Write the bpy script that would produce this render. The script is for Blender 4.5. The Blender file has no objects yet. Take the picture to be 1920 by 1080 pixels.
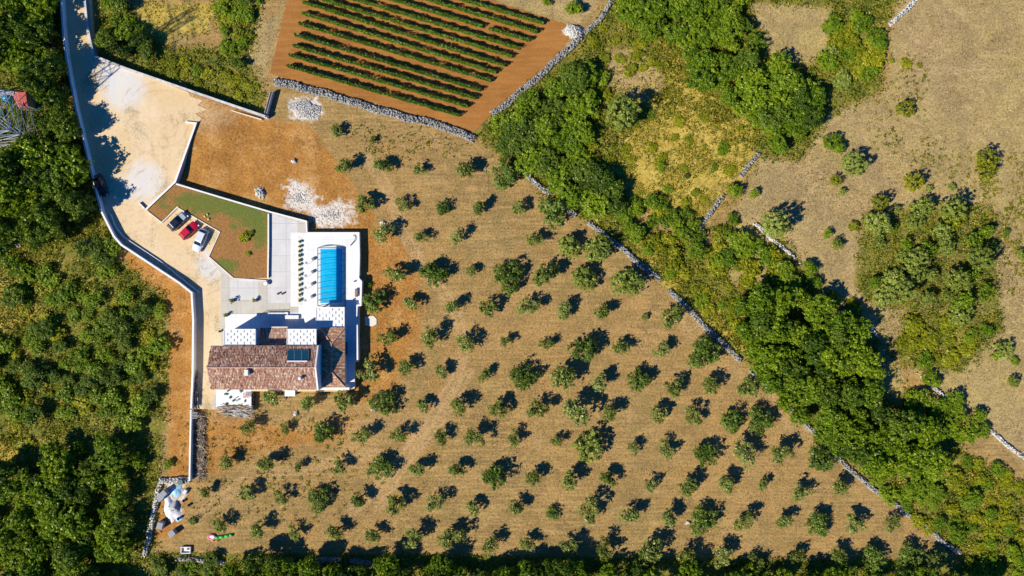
import bpy, bmesh, math, random
import numpy as np
from mathutils import Vector, Matrix, noise as mnoise
R = math.radians
C = bpy.context.scene.collection
S = bpy.context.scene
H = 150.0                      # height of the camera above the ground, metres

# ---------------------------------------------------------------- camera, light, exposure
cam = bpy.data.objects.new('camera', bpy.data.cameras.new('camera')); C.objects.link(cam)
cam.location = (0, 0, H); cam.rotation_euler = (0, 0, 0)
cam.data.sensor_width = 36; cam.data.lens = 18 * H / 96.0
cam.data.clip_start = 1; cam.data.clip_end = 6000
S.camera = cam
SUN_EL, SUN_DIR = 43.0, 31.0   # shadows run 31 degrees above the +x axis
w = bpy.data.worlds.new("World"); S.world = w; w.use_nodes = True
nt = w.node_tree; bg = nt.nodes['Background']
sky = nt.nodes.new('ShaderNodeTexSky'); sky.sky_type = 'NISHITA'; sky.sun_disc = False
sky.sun_elevation = R(SUN_EL); sky.sun_rotation = R(90 - (SUN_DIR + 180))
sky.ozone_density = 8.0; sky.dust_density = 0.1; sky.air_density = 1.0
tint = nt.nodes.new('ShaderNodeMix'); tint.data_type = 'RGBA'; tint.blend_type = 'MULTIPLY'; tint.inputs[0].default_value = 1
tint.inputs[7].default_value = (.06, .62, 1.2, 1)   # the camera's cool white balance in open shade
nt.links.new(sky.outputs[0], tint.inputs[6]); nt.links.new(tint.outputs[2], bg.inputs[0]); bg.inputs[1].default_value = 0.075
sd = bpy.data.lights.new('sun', 'SUN'); sd.energy = 4.6; sd.angle = R(0.53); sd.color = (1.0, 0.94, 0.79)
sun = bpy.data.objects.new('sun', sd); C.objects.link(sun)
ld = Vector((math.cos(R(SUN_DIR)) * math.cos(R(SUN_EL)), math.sin(R(SUN_DIR)) * math.cos(R(SUN_EL)), -math.sin(R(SUN_EL))))
sun.rotation_euler = ld.to_track_quat('-Z', 'Y').to_euler()
S.view_settings.view_transform = 'Standard'; S.view_settings.look = 'None'
S.view_settings.exposure = 0.4; S.view_settings.gamma = 1
S.cycles.max_bounces = 5; S.cycles.diffuse_bounces = 3; S.cycles.transparent_max_bounces = 12

# ---------------------------------------------------------------- helpers
def P(px, py, h=0.0):
    """point at height h seen at pixel (px,py) of the 1920x1080 photo (10 px = 1 m on the ground)"""
    k = (1 - h / H) / 10.0
    return Vector(((px - 960) * k, -(py - 540) * k, h))

def tag(o, label=None, cat=None, group=None, kind=None):
    if label: o['label'] = label
    if cat: o['category'] = cat
    if group: o['group'] = group
    if kind: o['kind'] = kind
    return o

def empty(name, loc, rz=0, label=None, cat=None, group=None):
    o = bpy.data.objects.new(name, None); C.objects.link(o); o.empty_display_size = 0.3
    o.location = loc; o.rotation_euler = (0, 0, rz)
    return tag(o, label, cat, group)

class MB:
    def __init__(s): s.v = []; s.f = []
    def add(s, vs, fs):
        b = len(s.v); s.v += [tuple(p) for p in vs]; s.f += [tuple(i + b for i in f) for f in fs]; return s
    def prism(s, poly, z0, z1):
        n = len(poly); a = sum(poly[i][0] * poly[(i+1) % n][1] - poly[(i+1) % n][0] * poly[i][1] for i in range(n))
        if a < 0: poly = poly[::-1]
        vs = [(p[0], p[1], z0) for p in poly] + [(p[0], p[1], z1) for p in poly]
        fs = [tuple(range(n, 2*n)), tuple(range(n-1, -1, -1))] + [(i, (i+1) % n, n + (i+1) % n, n + i) for i in range(n)]
        return s.add(vs, fs)
    def box(s, c, d, rz=0, tilt=None):
        m = Matrix.Rotation(rz, 3, 'Z')
        if tilt is not None: m = m @ tilt
        vs = [Vector(c) + m @ Vector((x*d[0]/2, y*d[1]/2, z*d[2]/2)) for z in (-1, 1) for x, y in ((-1,-1),(1,-1),(1,1),(-1,1))]
        return s.add(vs, [(3,2,1,0),(4,5,6,7),(0,1,5,4),(1,2,6,5),(2,3,7,6),(3,0,4,7)])
    def tube(s, p0, p1, r0, r1=None, n=6):
        r1 = r0 if r1 is None else r1
        p0 = Vector(p0); p1 = Vector(p1); d = (p1 - p0)
        if d.length < 1e-5: return s
        q = d.to_track_quat('Z', 'Y')
        vs = [p0 + q @ Vector((r0*math.cos(2*math.pi*i/n), r0*math.sin(2*math.pi*i/n), 0)) for i in range(n)]
        vs += [p1 + q @ Vector((r1*math.cos(2*math.pi*i/n), r1*math.sin(2*math.pi*i/n), 0)) for i in range(n)]
        return s.add(vs, [(i, (i+1) % n, n + (i+1) % n, n + i) for i in range(n)] + [tuple(range(n-1, -1, -1)), tuple(range(n, 2*n))])
    def poly(s, pts, r, n=6):
        for a, b in zip(pts, pts[1:]): s.tube(a, b, r, r, n)
        return s
    def lathe(s, prof, c=(0,0,0), n=20):
        k = len(prof); vs = [(c[0]+r*math.cos(2*math.pi*i/n), c[1]+r*math.sin(2*math.pi*i/n), c[2]+z) for i in range(n) for r, z in prof]
        fs = [(i*k+j, ((i+1) % n)*k+j, ((i+1) % n)*k+j+1, i*k+j+1) for i in range(n) for j in range(k-1)]
        return s.add(vs, fs)
    def build(s, name, m, parent=None, smooth=False, bevel=0):
        me = bpy.data.meshes.new(name); me.from_pydata(s.v, [], s.f); me.materials.append(m)
        o = bpy.data.objects.new(name, me); C.objects.link(o)
        if parent is not None: o.parent = parent
        if smooth: me.shade_smooth()
        if bevel:
            bm = bmesh.new(); bm.from_mesh(me)
            bmesh.ops.bevel(bm, geom=list(bm.edges), offset=bevel, segments=1, affect='EDGES'); bm.to_mesh(me); bm.free()
        return o

def offset_line(pts, d):
    """polyline moved sideways by d with mitred corners (left is positive)"""
    out = []
    for i, p in enumerate(pts):
        ns = []
        for a, b in ((i-1, i), (i, i+1)):
            if a >= 0 and b < len(pts):
                t = (pts[b].xy - pts[a].xy).normalized(); ns.append(Vector((-t.y, t.x)))
        n = sum(ns, Vector((0, 0))).normalized(); k = d / max(0.35, n.dot(ns[0]))
        out.append(p.xy + n * k)
    return out

def strip(mb, pts, wd, z0, z1):
    L = offset_line(pts, wd/2); Rr = offset_line(pts, -wd/2)
    n = len(pts); vs = []
    for a, b in zip(L, Rr): vs += [(a.x,a.y,z0),(b.x,b.y,z0),(b.x,b.y,z1),(a.x,a.y,z1)]
    fs = []
    for i in range(n-1):
        o = 4*i; q = o+4
        fs += [(o+3,o+2,q+2,q+3),(o+1,q+1,q+2,o+2),(o,o+3,q+3,q),(o,q,q+1,o+1)]
    fs += [(0,1,2,3),(4*n-4,4*n-1,4*n-2,4*n-3)]
    mb.add(vs, fs)

def np_mesh(name, V, F, m, tone=None, parent=None):
    me = bpy.data.meshes.new(name); k = F.shape[1]
    me.vertices.add(len(V)); me.vertices.foreach_set('co', np.asarray(V, dtype=np.float32).ravel())
    me.loops.add(F.size); me.loops.foreach_set('vertex_index', F.astype(np.int32).ravel())
    me.polygons.add(len(F)); me.polygons.foreach_set('loop_start', np.arange(0, F.size, k, dtype=np.int32))
    me.update(calc_edges=True)
    if tone is not None:
        a = me.attributes.new('tone', 'FLOAT', 'POINT'); a.data.foreach_set('value', tone.astype(np.float32))
    me.materials.append(m)
    o = bpy.data.objects.new(name, me); C.objects.link(o)
    if parent is not None: o.parent = parent
    return o

# ---------------------------------------------------------------- materials
class NT:
    def __init__(s, name):
        s.m = bpy.data.materials.new(name); s.m.use_nodes = True; s.t = s.m.node_tree; s.t.nodes.clear()
        s.out = s.t.nodes.new('ShaderNodeOutputMaterial')
    def n(s, typ, **kw):
        nd = s.t.nodes.new(typ)
        for k, v in kw.items():
            if k.startswith('i_'):
                key = k[2:]; key = int(key) if key.isdigit() else key.replace('_', ' ')
                s.put(nd.inputs[key], v)
            else: setattr(nd, k, v)
        return nd
    def put(s, sock, v):
        if isinstance(v, bpy.types.NodeSocket): s.t.links.new(v, sock)
        elif isinstance(v, (tuple, list)) and len(v) == 3 and sock.type == 'RGBA': sock.default_value = (*v, 1)
        else: sock.default_value = v
    def pos(s, sc=(1,1,1), rz=0, obj=False):
        g = s.n('ShaderNodeTexCoord').outputs['Object'] if obj else s.n('ShaderNodeNewGeometry').outputs['Position']
        mp = s.n('ShaderNodeMapping'); s.put(mp.inputs[0], g); mp.inputs['Scale'].default_value = sc; mp.inputs['Rotation'].default_value = (0,0,rz)
        return mp.outputs[0]
    def noise(s, scale, detail=3, rough=0.55, vec=None, dist=0):
        nd = s.n('ShaderNodeTexNoise'); s.put(nd.inputs['Vector'], vec if vec is not None else s.pos())
        nd.inputs['Scale'].default_value = scale; nd.inputs['Detail'].default_value = detail; nd.inputs['Roughness'].default_value = rough
        nd.inputs['Distortion'].default_value = dist
        return nd.outputs[0]
    def ramp(s, fac, stops):
        nd = s.n('ShaderNodeValToRGB'); s.put(nd.inputs[0], fac); e = nd.color_ramp.elements
        while len(e) < len(stops): e.new(0.5)
        for el, (p, c) in zip(e, stops):
            el.position = p; el.color = (*c, 1) if isinstance(c, (tuple, list)) else (c, c, c, 1)
        return nd.outputs[0]
    def mix(s, f, a, b, mode='MIX'):
        nd = s.n('ShaderNodeMix', data_type='RGBA', blend_type=mode); s.put(nd.inputs[0], f); s.put(nd.inputs[6], a); s.put(nd.inputs[7], b)
        return nd.outputs[2]
    def math(s, op, a, b=0.0, clamp=False):
        nd = s.n('ShaderNodeMath', operation=op, use_clamp=clamp); s.put(nd.inputs[0], a); s.put(nd.inputs[1], b); return nd.outputs[0]
    def bump(s, h, strength=0.5, dist=0.1):
        return s.n('ShaderNodeBump', i_Height=h, i_Strength=strength, i_Distance=dist).outputs[0]
    def principled(s, col, rough=0.8, normal=None, **kw):
        p = s.n('ShaderNodeBsdfPrincipled'); s.put(p.inputs['Base Color'], col); s.put(p.inputs['Roughness'], rough)
        if normal is not None: s.put(p.inputs['Normal'], normal)
        for k, v in kw.items(): s.put(p.inputs[k.replace('_', ' ')], v)
        s.t.links.new(p.outputs[0], s.out.inputs[0]); return s.m

def plain(name, col, rough=0.7, var=0.12, scale=3.0, **kw):
    t = NT(name); n = t.noise(scale, 4)
    c = t.mix(t.ramp(n, [(0.3, 0.0), (0.7, 1.0)]), tuple(x*(1-var) for x in col), tuple(min(1, x*(1+var)) for x in col))
    return t.principled(c, rough, **kw)

M = {}
M['white'] = plain('white_plaster', (.74,.73,.71), .8, .05, 1.2)
def slab_mat(name, a, b, grout, size, stain):
    t = NT(name); n = t.noise(.5, 6, .65)
    col = t.mix(t.ramp(n, [(.35,0.),(.68,1.)]), a, b)
    col = t.mix(t.ramp(t.noise(1.8, 5, .7), [(.55,0.),(.75,.35)]), col, stain)
    br = t.n('ShaderNodeTexBrick', i_Vector=t.pos((1/size,1/size,1)), offset=.0); br.inputs['Scale'].default_value = 1; br.inputs['Mortar Size'].default_value = .022
    br.inputs['Brick Width'].default_value = 1; br.inputs['Row Height'].default_value = 1
    col = t.mix(t.math('MULTIPLY', br.outputs['Fac'], .55), col, grout)
    return t.principled(col, .75)
M['paving'] = slab_mat('white_paving', (.70,.69,.66), (.82,.81,.79), (.45,.44,.42), .9, (.60,.57,.52))
M['coping'] = plain('white_coping', (.78,.76,.72), .8, .1, 4)
M['oldcoping'] = plain('weathered_coping', (.56,.53,.49), .9, .25, 1.2)
M['concrete'] = slab_mat('pale_concrete', (.55,.53,.50), (.65,.62,.59), (.38,.36,.33), 3.0, (.48,.45,.41))
M['concrete2'] = slab_mat('beige_concrete', (.47,.43,.36), (.56,.52,.44), (.34,.31,.26), 2.4, (.40,.36,.29))
M['wallface'] = plain('cement_render', (.42,.41,.40), .9, .15, 1.5)
M['kerb'] = plain('kerb_stone', (.70,.65,.56), .85, .1, 5)
M['dark'] = plain('dark_metal', (.025,.026,.03), .5, .1, 5)
M['grey'] = plain('grey_fabric', (.30,.31,.34), .8, .1, 5)
M['galv'] = plain('galvanised_steel', (.55,.58,.62), .45, .1, 3, Metallic=.5)
M['rubber'] = plain('black_rubber', (.02,.02,.02), .8, .1, 5)
M['rim'] = plain('alloy', (.45,.46,.48), .3, .05, 5, Metallic=.8)
M['glass'] = plain('dark_glass', (.012,.02,.03), .06, .1, 2)
M['lamp'] = plain('clear_lens', (.7,.72,.75), .15, .03, 5)
M['redlamp'] = plain('red_lens', (.35,.01,.01), .2, .03, 5)
M['bark'] = plain('grey_bark', (.12,.095,.07), .95, .3, 3)
M['wood'] = plain('weathered_wood', (.28,.19,.12), .85, .3, 3)
M['palewood'] = plain('pale_wood', (.55,.46,.34), .85, .3, 4)
M['brownwood'] = plain('red_brown_wood', (.20,.10,.07), .7, .2, 4)
M['redframe'] = plain('red_plastic', (.45,.10,.07), .6, .2, 4)
M['green'] = plain('green_vinyl', (.02,.42,.08), .4, .15, 2)
M['pink'] = plain('pink_vinyl', (.75,.16,.25), .4, .25, 3)
M['whitevinyl'] = plain('white_vinyl', (.8,.74,.76), .4, .1, 3)
M['orangevinyl'] = plain('orange_vinyl', (.7,.28,.06), .4, .1, 3)
M['bluetarp'] = plain('blue_tarp', (.30,.55,.72), .45, .35, 2.5)
M['sand'] = plain('white_sand', (.72,.71,.70), .95, .12, 2)
M['greysand'] = plain('grey_gravel', (.36,.35,.36), .95, .2, 4)
M['bin'] = plain('dark_green_plastic', (.02,.09,.08), .5, .2, 2)
M['redroof'] = plain('coral_sheet_roof', (.62,.13,.10), .6, .12, 2)
M['bluedome'] = plain('blue_tank', (.04,.26,.40), .25, .15, 2)
M['yellow'] = plain('pale_yellow_plastic', (.78,.72,.30), .5, .06, 3)
M['solar'] = plain('solar_cell', (.004,.055,.095), .45, .2, 4)

def block_mat():
    t = NT('concrete_block'); n = t.noise(6, 3)
    return t.principled(t.mix(n, (.27,.28,.30), (.42,.43,.45)), .9)
M['block'] = block_mat()

def gravel_mat():
    t = NT('tan_gravel'); a = t.noise(.09, 5, .6); b = t.noise(1.6, 5, .7); c = t.noise(7, 2)
    col = t.mix(t.ramp(a, [(.35,0.),(.65,1.)]), (.68,.48,.24), (.74,.57,.36))
    col = t.mix(t.ramp(b, [(.35,.55),(.55,0.)]), col, (.56,.41,.26))
    # pale dusty patches and rough light stones
    for (x, y, r) in ((270,340,3.6),(232,165,4.0),(212,140,3.2),(395,500,2.6)):
        q = P(x, y, 1.2); v = t.n('ShaderNodeVectorMath', operation='DISTANCE'); t.put(v.inputs[0], t.pos()); v.inputs[1].default_value = q
        d = t.math('ADD', v.outputs['Value'], t.math('MULTIPLY', t.math('SUBTRACT', t.noise(.8,4,.7), .5), 5.0))
        col = t.mix(t.ramp(t.math('DIVIDE', d, r*1.5), [(.45,.85),(.85,0.)]), col, (.64,.62,.60))
    col = t.mix(t.ramp(c, [(.62,0.),(.75,.55)]), col, (.38,.28,.18))
    for (x, y, r) in ((225,300,9.),(300,215,7.),(330,420,14.),(360,600,22.)):
        q = P(x, y, 1.2); v = t.n('ShaderNodeVectorMath', operation='DISTANCE'); t.put(v.inputs[0], t.pos()); v.inputs[1].default_value = q
        dd = t.math('ABSOLUTE', t.math('SUBTRACT', t.math('ADD', v.outputs['Value'], t.math('MULTIPLY', t.noise(.2,2), 2.0)), r))
        for off in (0., 1.5):
            e = t.math('ABSOLUTE', t.math('SUBTRACT', dd, off)) if off else dd
            col = t.mix(t.math('MULTIPLY', t.ramp(e, [(.08,.5),(.3,0.)]), t.ramp(t.noise(.5,3), [(.42,0.),(.6,1.)])), col, (.48,.35,.20))
    # wheel-worn streaks
    col = t.mix(t.ramp(t.math('MULTIPLY', t.noise(.25,3,.6), t.noise(4.5,3,.8)), [(.30,0.),(.36,.6)]), col, (.22,.19,.09))
    tr = t.noise(.5, 2, .5, vec=t.pos((1,.16,1), R(-35)))
    col = t.mix(t.ramp(tr, [(.52,0.),(.62,.22)]), col, (.78,.64,.46))
    return t.principled(col, .95, t.bump(t.noise(5, 4, .7), .5, .06))
M['gravel'] = gravel_mat()

def vine_soil():
    t = NT('red_vineyard_soil'); a = t.noise(.12, 4, .6); b = t.noise(3.0, 5, .75)
    col = t.mix(t.ramp(a, [(.35,0.),(.65,1.)]), (.29,.115,.018), (.38,.155,.026))
    col = t.mix(t.ramp(b, [(.3,.5),(.55,0.)]), col, (.20,.08,.025))
    col = t.mix(t.ramp(t.noise(9,2), [(.66,0.),(.76,.5)]), col, (.60,.34,.16))
    fu = t.noise(1.6, 2, .5, vec=t.pos((.12,1,1), R(16)))
    col = t.mix(t.ramp(fu, [(.45,0.),(.6,.35)]), col, (.44,.20,.05))
    return t.principled(col, .95, t.bump(b, .8, .12))
M['vsoil'] = vine_soil()

def bed_soil():
    t = NT('garden_bed_soil'); a = t.noise(.5, 6, .75); b = t.noise(3.5, 4, .7)
    col = t.mix(t.ramp(b, [(.3,0.),(.7,1.)]), (.19,.082,.018), (.40,.19,.052))
    def region(x, y, sx, sy, r, rz=0):
        q = P(x, y, 1.3); mp = t.n('ShaderNodeMapping', vector_type='POINT'); 
        v1 = t.n('ShaderNodeVectorMath', operation='SUBTRACT'); t.put(v1.inputs[0], t.pos()); v1.inputs[1].default_value = q
        t.put(mp.inputs[0], v1.outputs[0]); mp.inputs['Rotation'].default_value = (0,0,rz); mp.inputs['Scale'].default_value = (1/sx, 1/sy, 0)
        ln = t.n('ShaderNodeVectorMath', operation='LENGTH'); t.put(ln.inputs[0], mp.outputs[0])
        return t.math('ADD', ln.outputs['Value'], t.math('MULTIPLY', t.math('SUBTRACT', a, .5), 3.2))
    green = t.mix(b, (.06,.095,.008), (.16,.19,.025))
    for (x, y, sx, sy, rz) in ((400,380,10.,3.0,R(24)),(468,405,5.2,3.2,R(50)),(425,500,3.4,1.6,R(35)),(485,430,2.6,4.0,0)):
        col = t.mix(t.ramp(region(x,y,sx,sy,1,rz), [(.55,.9),(1.1,0.)]), col, green)
    col = t.mix(t.ramp(t.noise(8,2), [(.64,0.),(.74,.6)]), col, (.62,.45,.28))
    return t.principled(col, .95, t.bump(b, .8, .1))
M['bed'] = bed_soil()

def roof_mat(name, along, cA, cB, cC, light):
    """barrel tiles: courses across the slope, rolls down the slope; 'along' is the ridge axis"""
    t = NT(name)
    sc = (1/.26, 1/.50, 1) if along == 'x' else (1/.50, 1/.26, 1)
    v = t.pos(sc)
    fl = t.n('ShaderNodeVectorMath', operation='FLOOR'); t.put(fl.inputs[0], v)
    wn = t.n('ShaderNodeTexWhiteNoise', noise_dimensions='2D'); t.put(wn.inputs['Vector'], fl.outputs[0])
    fr = t.n('ShaderNodeVectorMath', operation='FRACTION'); t.put(fr.inputs[0], v)
    sp = t.n('ShaderNodeSeparateXYZ'); t.put(sp.inputs[0], fr.outputs[0])
    u, c = (sp.outputs[0], sp.outputs[1]) if along == 'x' else (sp.outputs[1], sp.outputs[0])
    col = t.ramp(wn.outputs['Value'], [(0.,cA),(.35,cB),(.7,cC),(1.,light)])
    big = t.noise(.35, 3); col = t.mix(t.ramp(big, [(.4,.0),(.65,.35)]), col, cB)
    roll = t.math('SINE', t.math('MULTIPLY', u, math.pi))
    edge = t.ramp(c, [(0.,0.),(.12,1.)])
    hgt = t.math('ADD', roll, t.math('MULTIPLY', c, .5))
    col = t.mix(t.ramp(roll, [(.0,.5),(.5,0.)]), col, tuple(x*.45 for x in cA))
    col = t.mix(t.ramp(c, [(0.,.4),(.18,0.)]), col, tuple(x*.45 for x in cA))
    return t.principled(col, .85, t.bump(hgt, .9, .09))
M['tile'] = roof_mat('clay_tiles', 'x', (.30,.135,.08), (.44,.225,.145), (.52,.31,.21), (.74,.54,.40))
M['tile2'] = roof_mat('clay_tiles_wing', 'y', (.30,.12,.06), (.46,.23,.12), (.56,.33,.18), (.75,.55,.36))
M['ridge'] = plain('ridge_tiles', (.52,.28,.19), .85, .3, 4)

def water_mat():
    t = NT('pool_water'); n = t.noise(1.2, 3)
    col = t.mix(n, (.0,.36,.72), (.03,.58,.86))
    return t.principled(col, .05, t.bump(t.noise(3,3), .15, .05))
M['water'] = water_mat()
M['pooltile'] = plain('light_blue_pool_tile', (.70,.76,.80), .3, .1, 2)
def clear_mat():
    t = NT('clear_polycarbonate')
    tr = t.n('ShaderNodeBsdfTransparent'); tr.inputs[0].default_value = (.93,.96,.97,1)
    gl = t.n('ShaderNodeBsdfGlossy'); gl.inputs['Roughness'].default_value = .08; gl.inputs[0].default_value = (1,1,1,1)
    fr = t.n('ShaderNodeFresnel'); fr.inputs[0].default_value = 1.35
    mx = t.n('ShaderNodeMixShader'); t.put(mx.inputs[0], fr.outputs[0]); t.put(mx.inputs[1], tr.outputs[0]); t.put(mx.inputs[2], gl.outputs[0])
    t.t.links.new(mx.outputs[0], t.out.inputs[0]); return t.m
M['clear'] = clear_mat()

def paint(name, col, rough=.25):
    t = NT(name); return t.principled(col, rough, Coat_Weight=.6, Coat_Roughness=.05)

def stone_mat(name, a, b):
    t = NT(name); at = t.n('ShaderNodeAttribute', attribute_name='tone').outputs['Fac']
    n = t.noise(4, 4, .6)
    col = t.ramp(t.math('ADD', t.math('MULTIPLY', at, .75), t.math('MULTIPLY', n, .25)), [(.1,a),(.9,b)])
    return t.principled(col, .95)
M['stone'] = stone_mat('dry_stone', (.17,.165,.155), (.46,.44,.41))
M['rubble'] = stone_mat('pale_rubble', (.34,.31,.27), (.74,.71,.66))

def leaf_mat(name, c0, c1, c2, trans=.3, orand=.35):
    t = NT(name); at = t.n('ShaderNodeAttribute', attribute_name='tone').outputs['Fac']
    rnd = t.n('ShaderNodeObjectInfo').outputs['Random']
    f = t.math('ADD', t.math('MULTIPLY', at, 1-orand), t.math('MULTIPLY', rnd, orand))
    col = t.ramp(f, [(.1,c0),(.5,c1),(.95,c2)])
    d = t.n('ShaderNodeBsdfDiffuse', i_Color=col); tr = t.n('ShaderNodeBsdfTranslucent', i_Color=col)
    mx = t.n('ShaderNodeMixShader'); mx.inputs[0].default_value = trans; t.put(mx.inputs[1], d.outputs[0]); t.put(mx.inputs[2], tr.outputs[0])
    gl = t.n('ShaderNodeBsdfGlossy'); gl.inputs['Roughness'].default_value = .42; gl.inputs[0].default_value = (1,.95,.62,1)
    m2 = t.n('ShaderNodeMixShader'); m2.inputs[0].default_value = .024; t.put(m2.inputs[1], mx.outputs[0]); t.put(m2.inputs[2], gl.outputs[0])
    t.t.links.new(m2.outputs[0], t.out.inputs[0]); return t.m
M['leaf_broad'] = leaf_mat('broad_leaves', (.065,.14,.006), (.20,.31,.010), (.38,.46,.02), .42)
M['leaf_dark'] = leaf_mat('dark_leaves', (.045,.095,.008), (.11,.19,.012), (.25,.32,.03), .42)
M['leaf_scrub'] = leaf_mat('yellow_green_leaves', (.12,.15,.006), (.30,.32,.010), (.52,.47,.02), .38)
M['leaf_grey'] = leaf_mat('grey_green_leaves', (.13,.175,.02), (.29,.35,.05), (.48,.52,.13), .35)
M['leaf_olive'] = leaf_mat('olive_leaves', (.08,.115,.015), (.21,.26,.035), (.46,.47,.15), .35)
M['leaf_olivegreen'] = leaf_mat('young_olive_leaves', (.05,.10,.010), (.12,.19,.020), (.26,.34,.06))
M['leaf_vine'] = leaf_mat('vine_leaves', (.035,.085,.008), (.09,.19,.014), (.24,.32,.03))
M['cover'] = leaf_mat('mixed_ground_cover', (.09,.14,.008), (.25,.25,.015), (.52,.36,.05), .25, 0)
M['coverdark'] = leaf_mat('green_ground_cover', (.03,.07,.006), (.10,.17,.010), (.26,.26,.018), .25, 0)
M['dry'] = leaf_mat('dry_grass_blades', (.20,.13,.05), (.46,.34,.17), (.66,.54,.32), .2, 0)

# ---------------------------------------------------------------- ground: one sheet, soil and grass zones
def axis(a, b, step):
    f = np.arange(a, b + step/2, step)
    e = np.array([6, 14, 26, 45, 80, 150, 300, 600, 1200, 2400.])
    return np.concatenate([a - e[::-1], f, b + e])
XS, YS = axis(-108, 108, .5), axis(-66, 66, .5)
GX, GY = np.meshgrid(XS, YS); gx, gy = GX.ravel(), GY.ravel()
gpx, gpy = gx*10 + 960, 540 - gy*10

def inside(poly, x, y):
    r = np.zeros(x.shape, bool); n = len(poly)
    for i in range(n):
        x0, y0 = poly[i]; x1, y1 = poly[(i+1) % n]
        if y0 == y1: continue
        c = ((y0 > y) != (y1 > y)) & (x < (x1-x0)*(y-y0)/(y1-y0) + x0); r ^= c
    return r
def segdist(pts, x, y, closed=False):
    d = np.full(x.shape, 1e9); n = len(pts)
    for i in range(n if closed else n-1):
        ax, ay = pts[i]; bx, by = pts[(i+1) % n]; vx, vy = bx-ax, by-ay; L = vx*vx+vy*vy + 1e-9
        t = np.clip(((x-ax)*vx+(y-ay)*vy)/L, 0, 1); d = np.minimum(d, np.hypot(x-ax-t*vx, y-ay-t*vy))
    return d
def zone(poly, soft, x=None, y=None):
    x = gpx if x is None else x; y = gpy if y is None else y
    d = segdist(poly, x, y, True); s = np.where(inside(poly, x, y), d, -d)
    return np.clip(.5 + s/(2*soft), 0, 1)

ORANGE = [([(372,188),(500,228),(575,232),(625,300),(660,345),(700,400),(700,445),(560,445),(500,400),(330,350),(360,235)],16,1.),
          ([(235,474),(270,492),(362,545),(360,900),(318,905),(312,640),(322,580),(250,525)],5,1.),
          ([(670,420),(740,430),(790,520),(790,640),(740,730),(660,760),(640,730),(660,500)],35,.85),
          ([(360,765),(480,770),(560,790),(690,770),(640,840),(480,860),(400,900),(360,880)],30,.6),
          ([(800,640),(880,600),(900,700),(850,760),(780,830),(730,820)],40,.35),
          ([(480,0),(545,0),(512,140),(500,180),(470,130)],14,.2),
          ([(350,172),(500,222),(500,232),(345,190)],4,.9), ([(280,900),(360,930),(340,1010),(280,1020)],20,.7)]
GREEN = [([(180,0),(250,0),(260,50),(310,80),(420,90),(400,0),(495,0),(470,110),(500,180),(490,212),(300,150),(185,105)],14,.75),
         ([(-80,470),(160,440),(240,500),(310,560),(318,700),(300,900),(280,1100),(-80,1100)],20,.85),
         ([(-80,-80),(118,-80),(125,100),(170,340),(190,400),(215,450),(-80,480)],12,1.),
         ([(1090,80),(1160,-20),(1700,-40),(1660,50),(1650,170),(1550,220),(1500,300),(1420,290),(1290,190),(1160,260),(1200,420),(1330,470),(1500,560),(1640,640),(1700,720),(1820,860),(2000,960),(2000,1100),(1850,1090),(1500,780),(1420,700),(1200,490),(980,330),(890,250),(940,190),(1080,90)],18,.85),
         ([(1620,400),(1860,380),(1880,620),(1800,700),(1690,690),(1600,530)],18,.8),
         ([(1340,420),(1460,440),(1560,560),(1400,560),(1330,500)],20,.7),
         ([(270,1035),(1800,1052),(1900,1110),(260,1110)],8,.9), ([(640,235),(760,240),(900,300),(700,300)],40,.25)]
YELL = [([(1170,220),(1240,170),(1400,230),(1420,290),(1340,380),(1320,430),(1200,390),(1150,320)],45,.85),
        ([(1180,430),(1260,500),(1340,560),(1390,640),(1400,670),(1330,610),(1220,510)],14,.9),
        ([(1240,60),(1290,150),(1370,200),(1380,240),(1250,180)],14,.8),
        ([(250,0),(410,0),(400,60),(300,85),(240,50)],12,.55),
        ([(-80,480),(90,500),(60,620),(-80,640)],22,.7),([(-80,810),(110,820),(60,860),(-80,880)],20,.8),
        ([(1690,840),(1830,860),(1900,900),(1860,960),(1760,900)],25,.5),
        ([(1420,540),(1540,540),(1530,580),(1440,565)],14,.8),([(1150,80),(1260,60),(1260,170),(1180,220),(1100,260)],25,.35)]
FIELD = [([(1400,0),(1560,0),(1560,60),(1520,120),(1430,90)],16,.9),
         ([(1690,-60),(2200,-60),(2200,900),(1915,870),(1830,780),(1760,740),(1660,640),(1500,500),(1380,400),(1420,300),(1500,300),(1560,200),(1660,180)],14,.95),
         ([(1140,90),(1200,90),(1250,180),(1200,220),(1130,150)],20,.6), ([(880,-80),(1160,-80),(1100,40),(1065,45),(940,5)],12,.8),
         ([(420,60),(530,20),(500,150),(450,140)],16,.7)]
WHITE = [([(535,345),(570,340),(600,380),(620,385),(665,378),(655,425),(600,428),(575,400),(540,390)],22,.80),
         ([(545,190),(590,185),(605,210),(590,225),(548,220)],16,.9), ([(305,905),(350,900),(345,975),(320,975)],8,.5)]
TRACKS = [([(690,300),(720,340),(750,420),(790,500),(850,570),(872,640),(860,700),(800,800),(720,905),(660,960)],9,.62),
          ([(705,960),(760,870),(835,780),(880,700)],6,.6), ([(380,960),(470,890),(560,880),(700,850)],9,.4),
          ([(400,785),(520,790),(650,800),(800,780)],10,.35), ([(1290,600),(1340,680),(1420,730),(1500,800)],14,.4)]
def zsum(lst):
    r = np.zeros(gpx.shape)
    for poly, soft, wt in lst: r = np.maximum(r, wt*zone(poly, soft))
    return r
zo, zg, zy, zf, zw = map(zsum, (ORANGE, GREEN, YELL, FIELD, WHITE))
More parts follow.
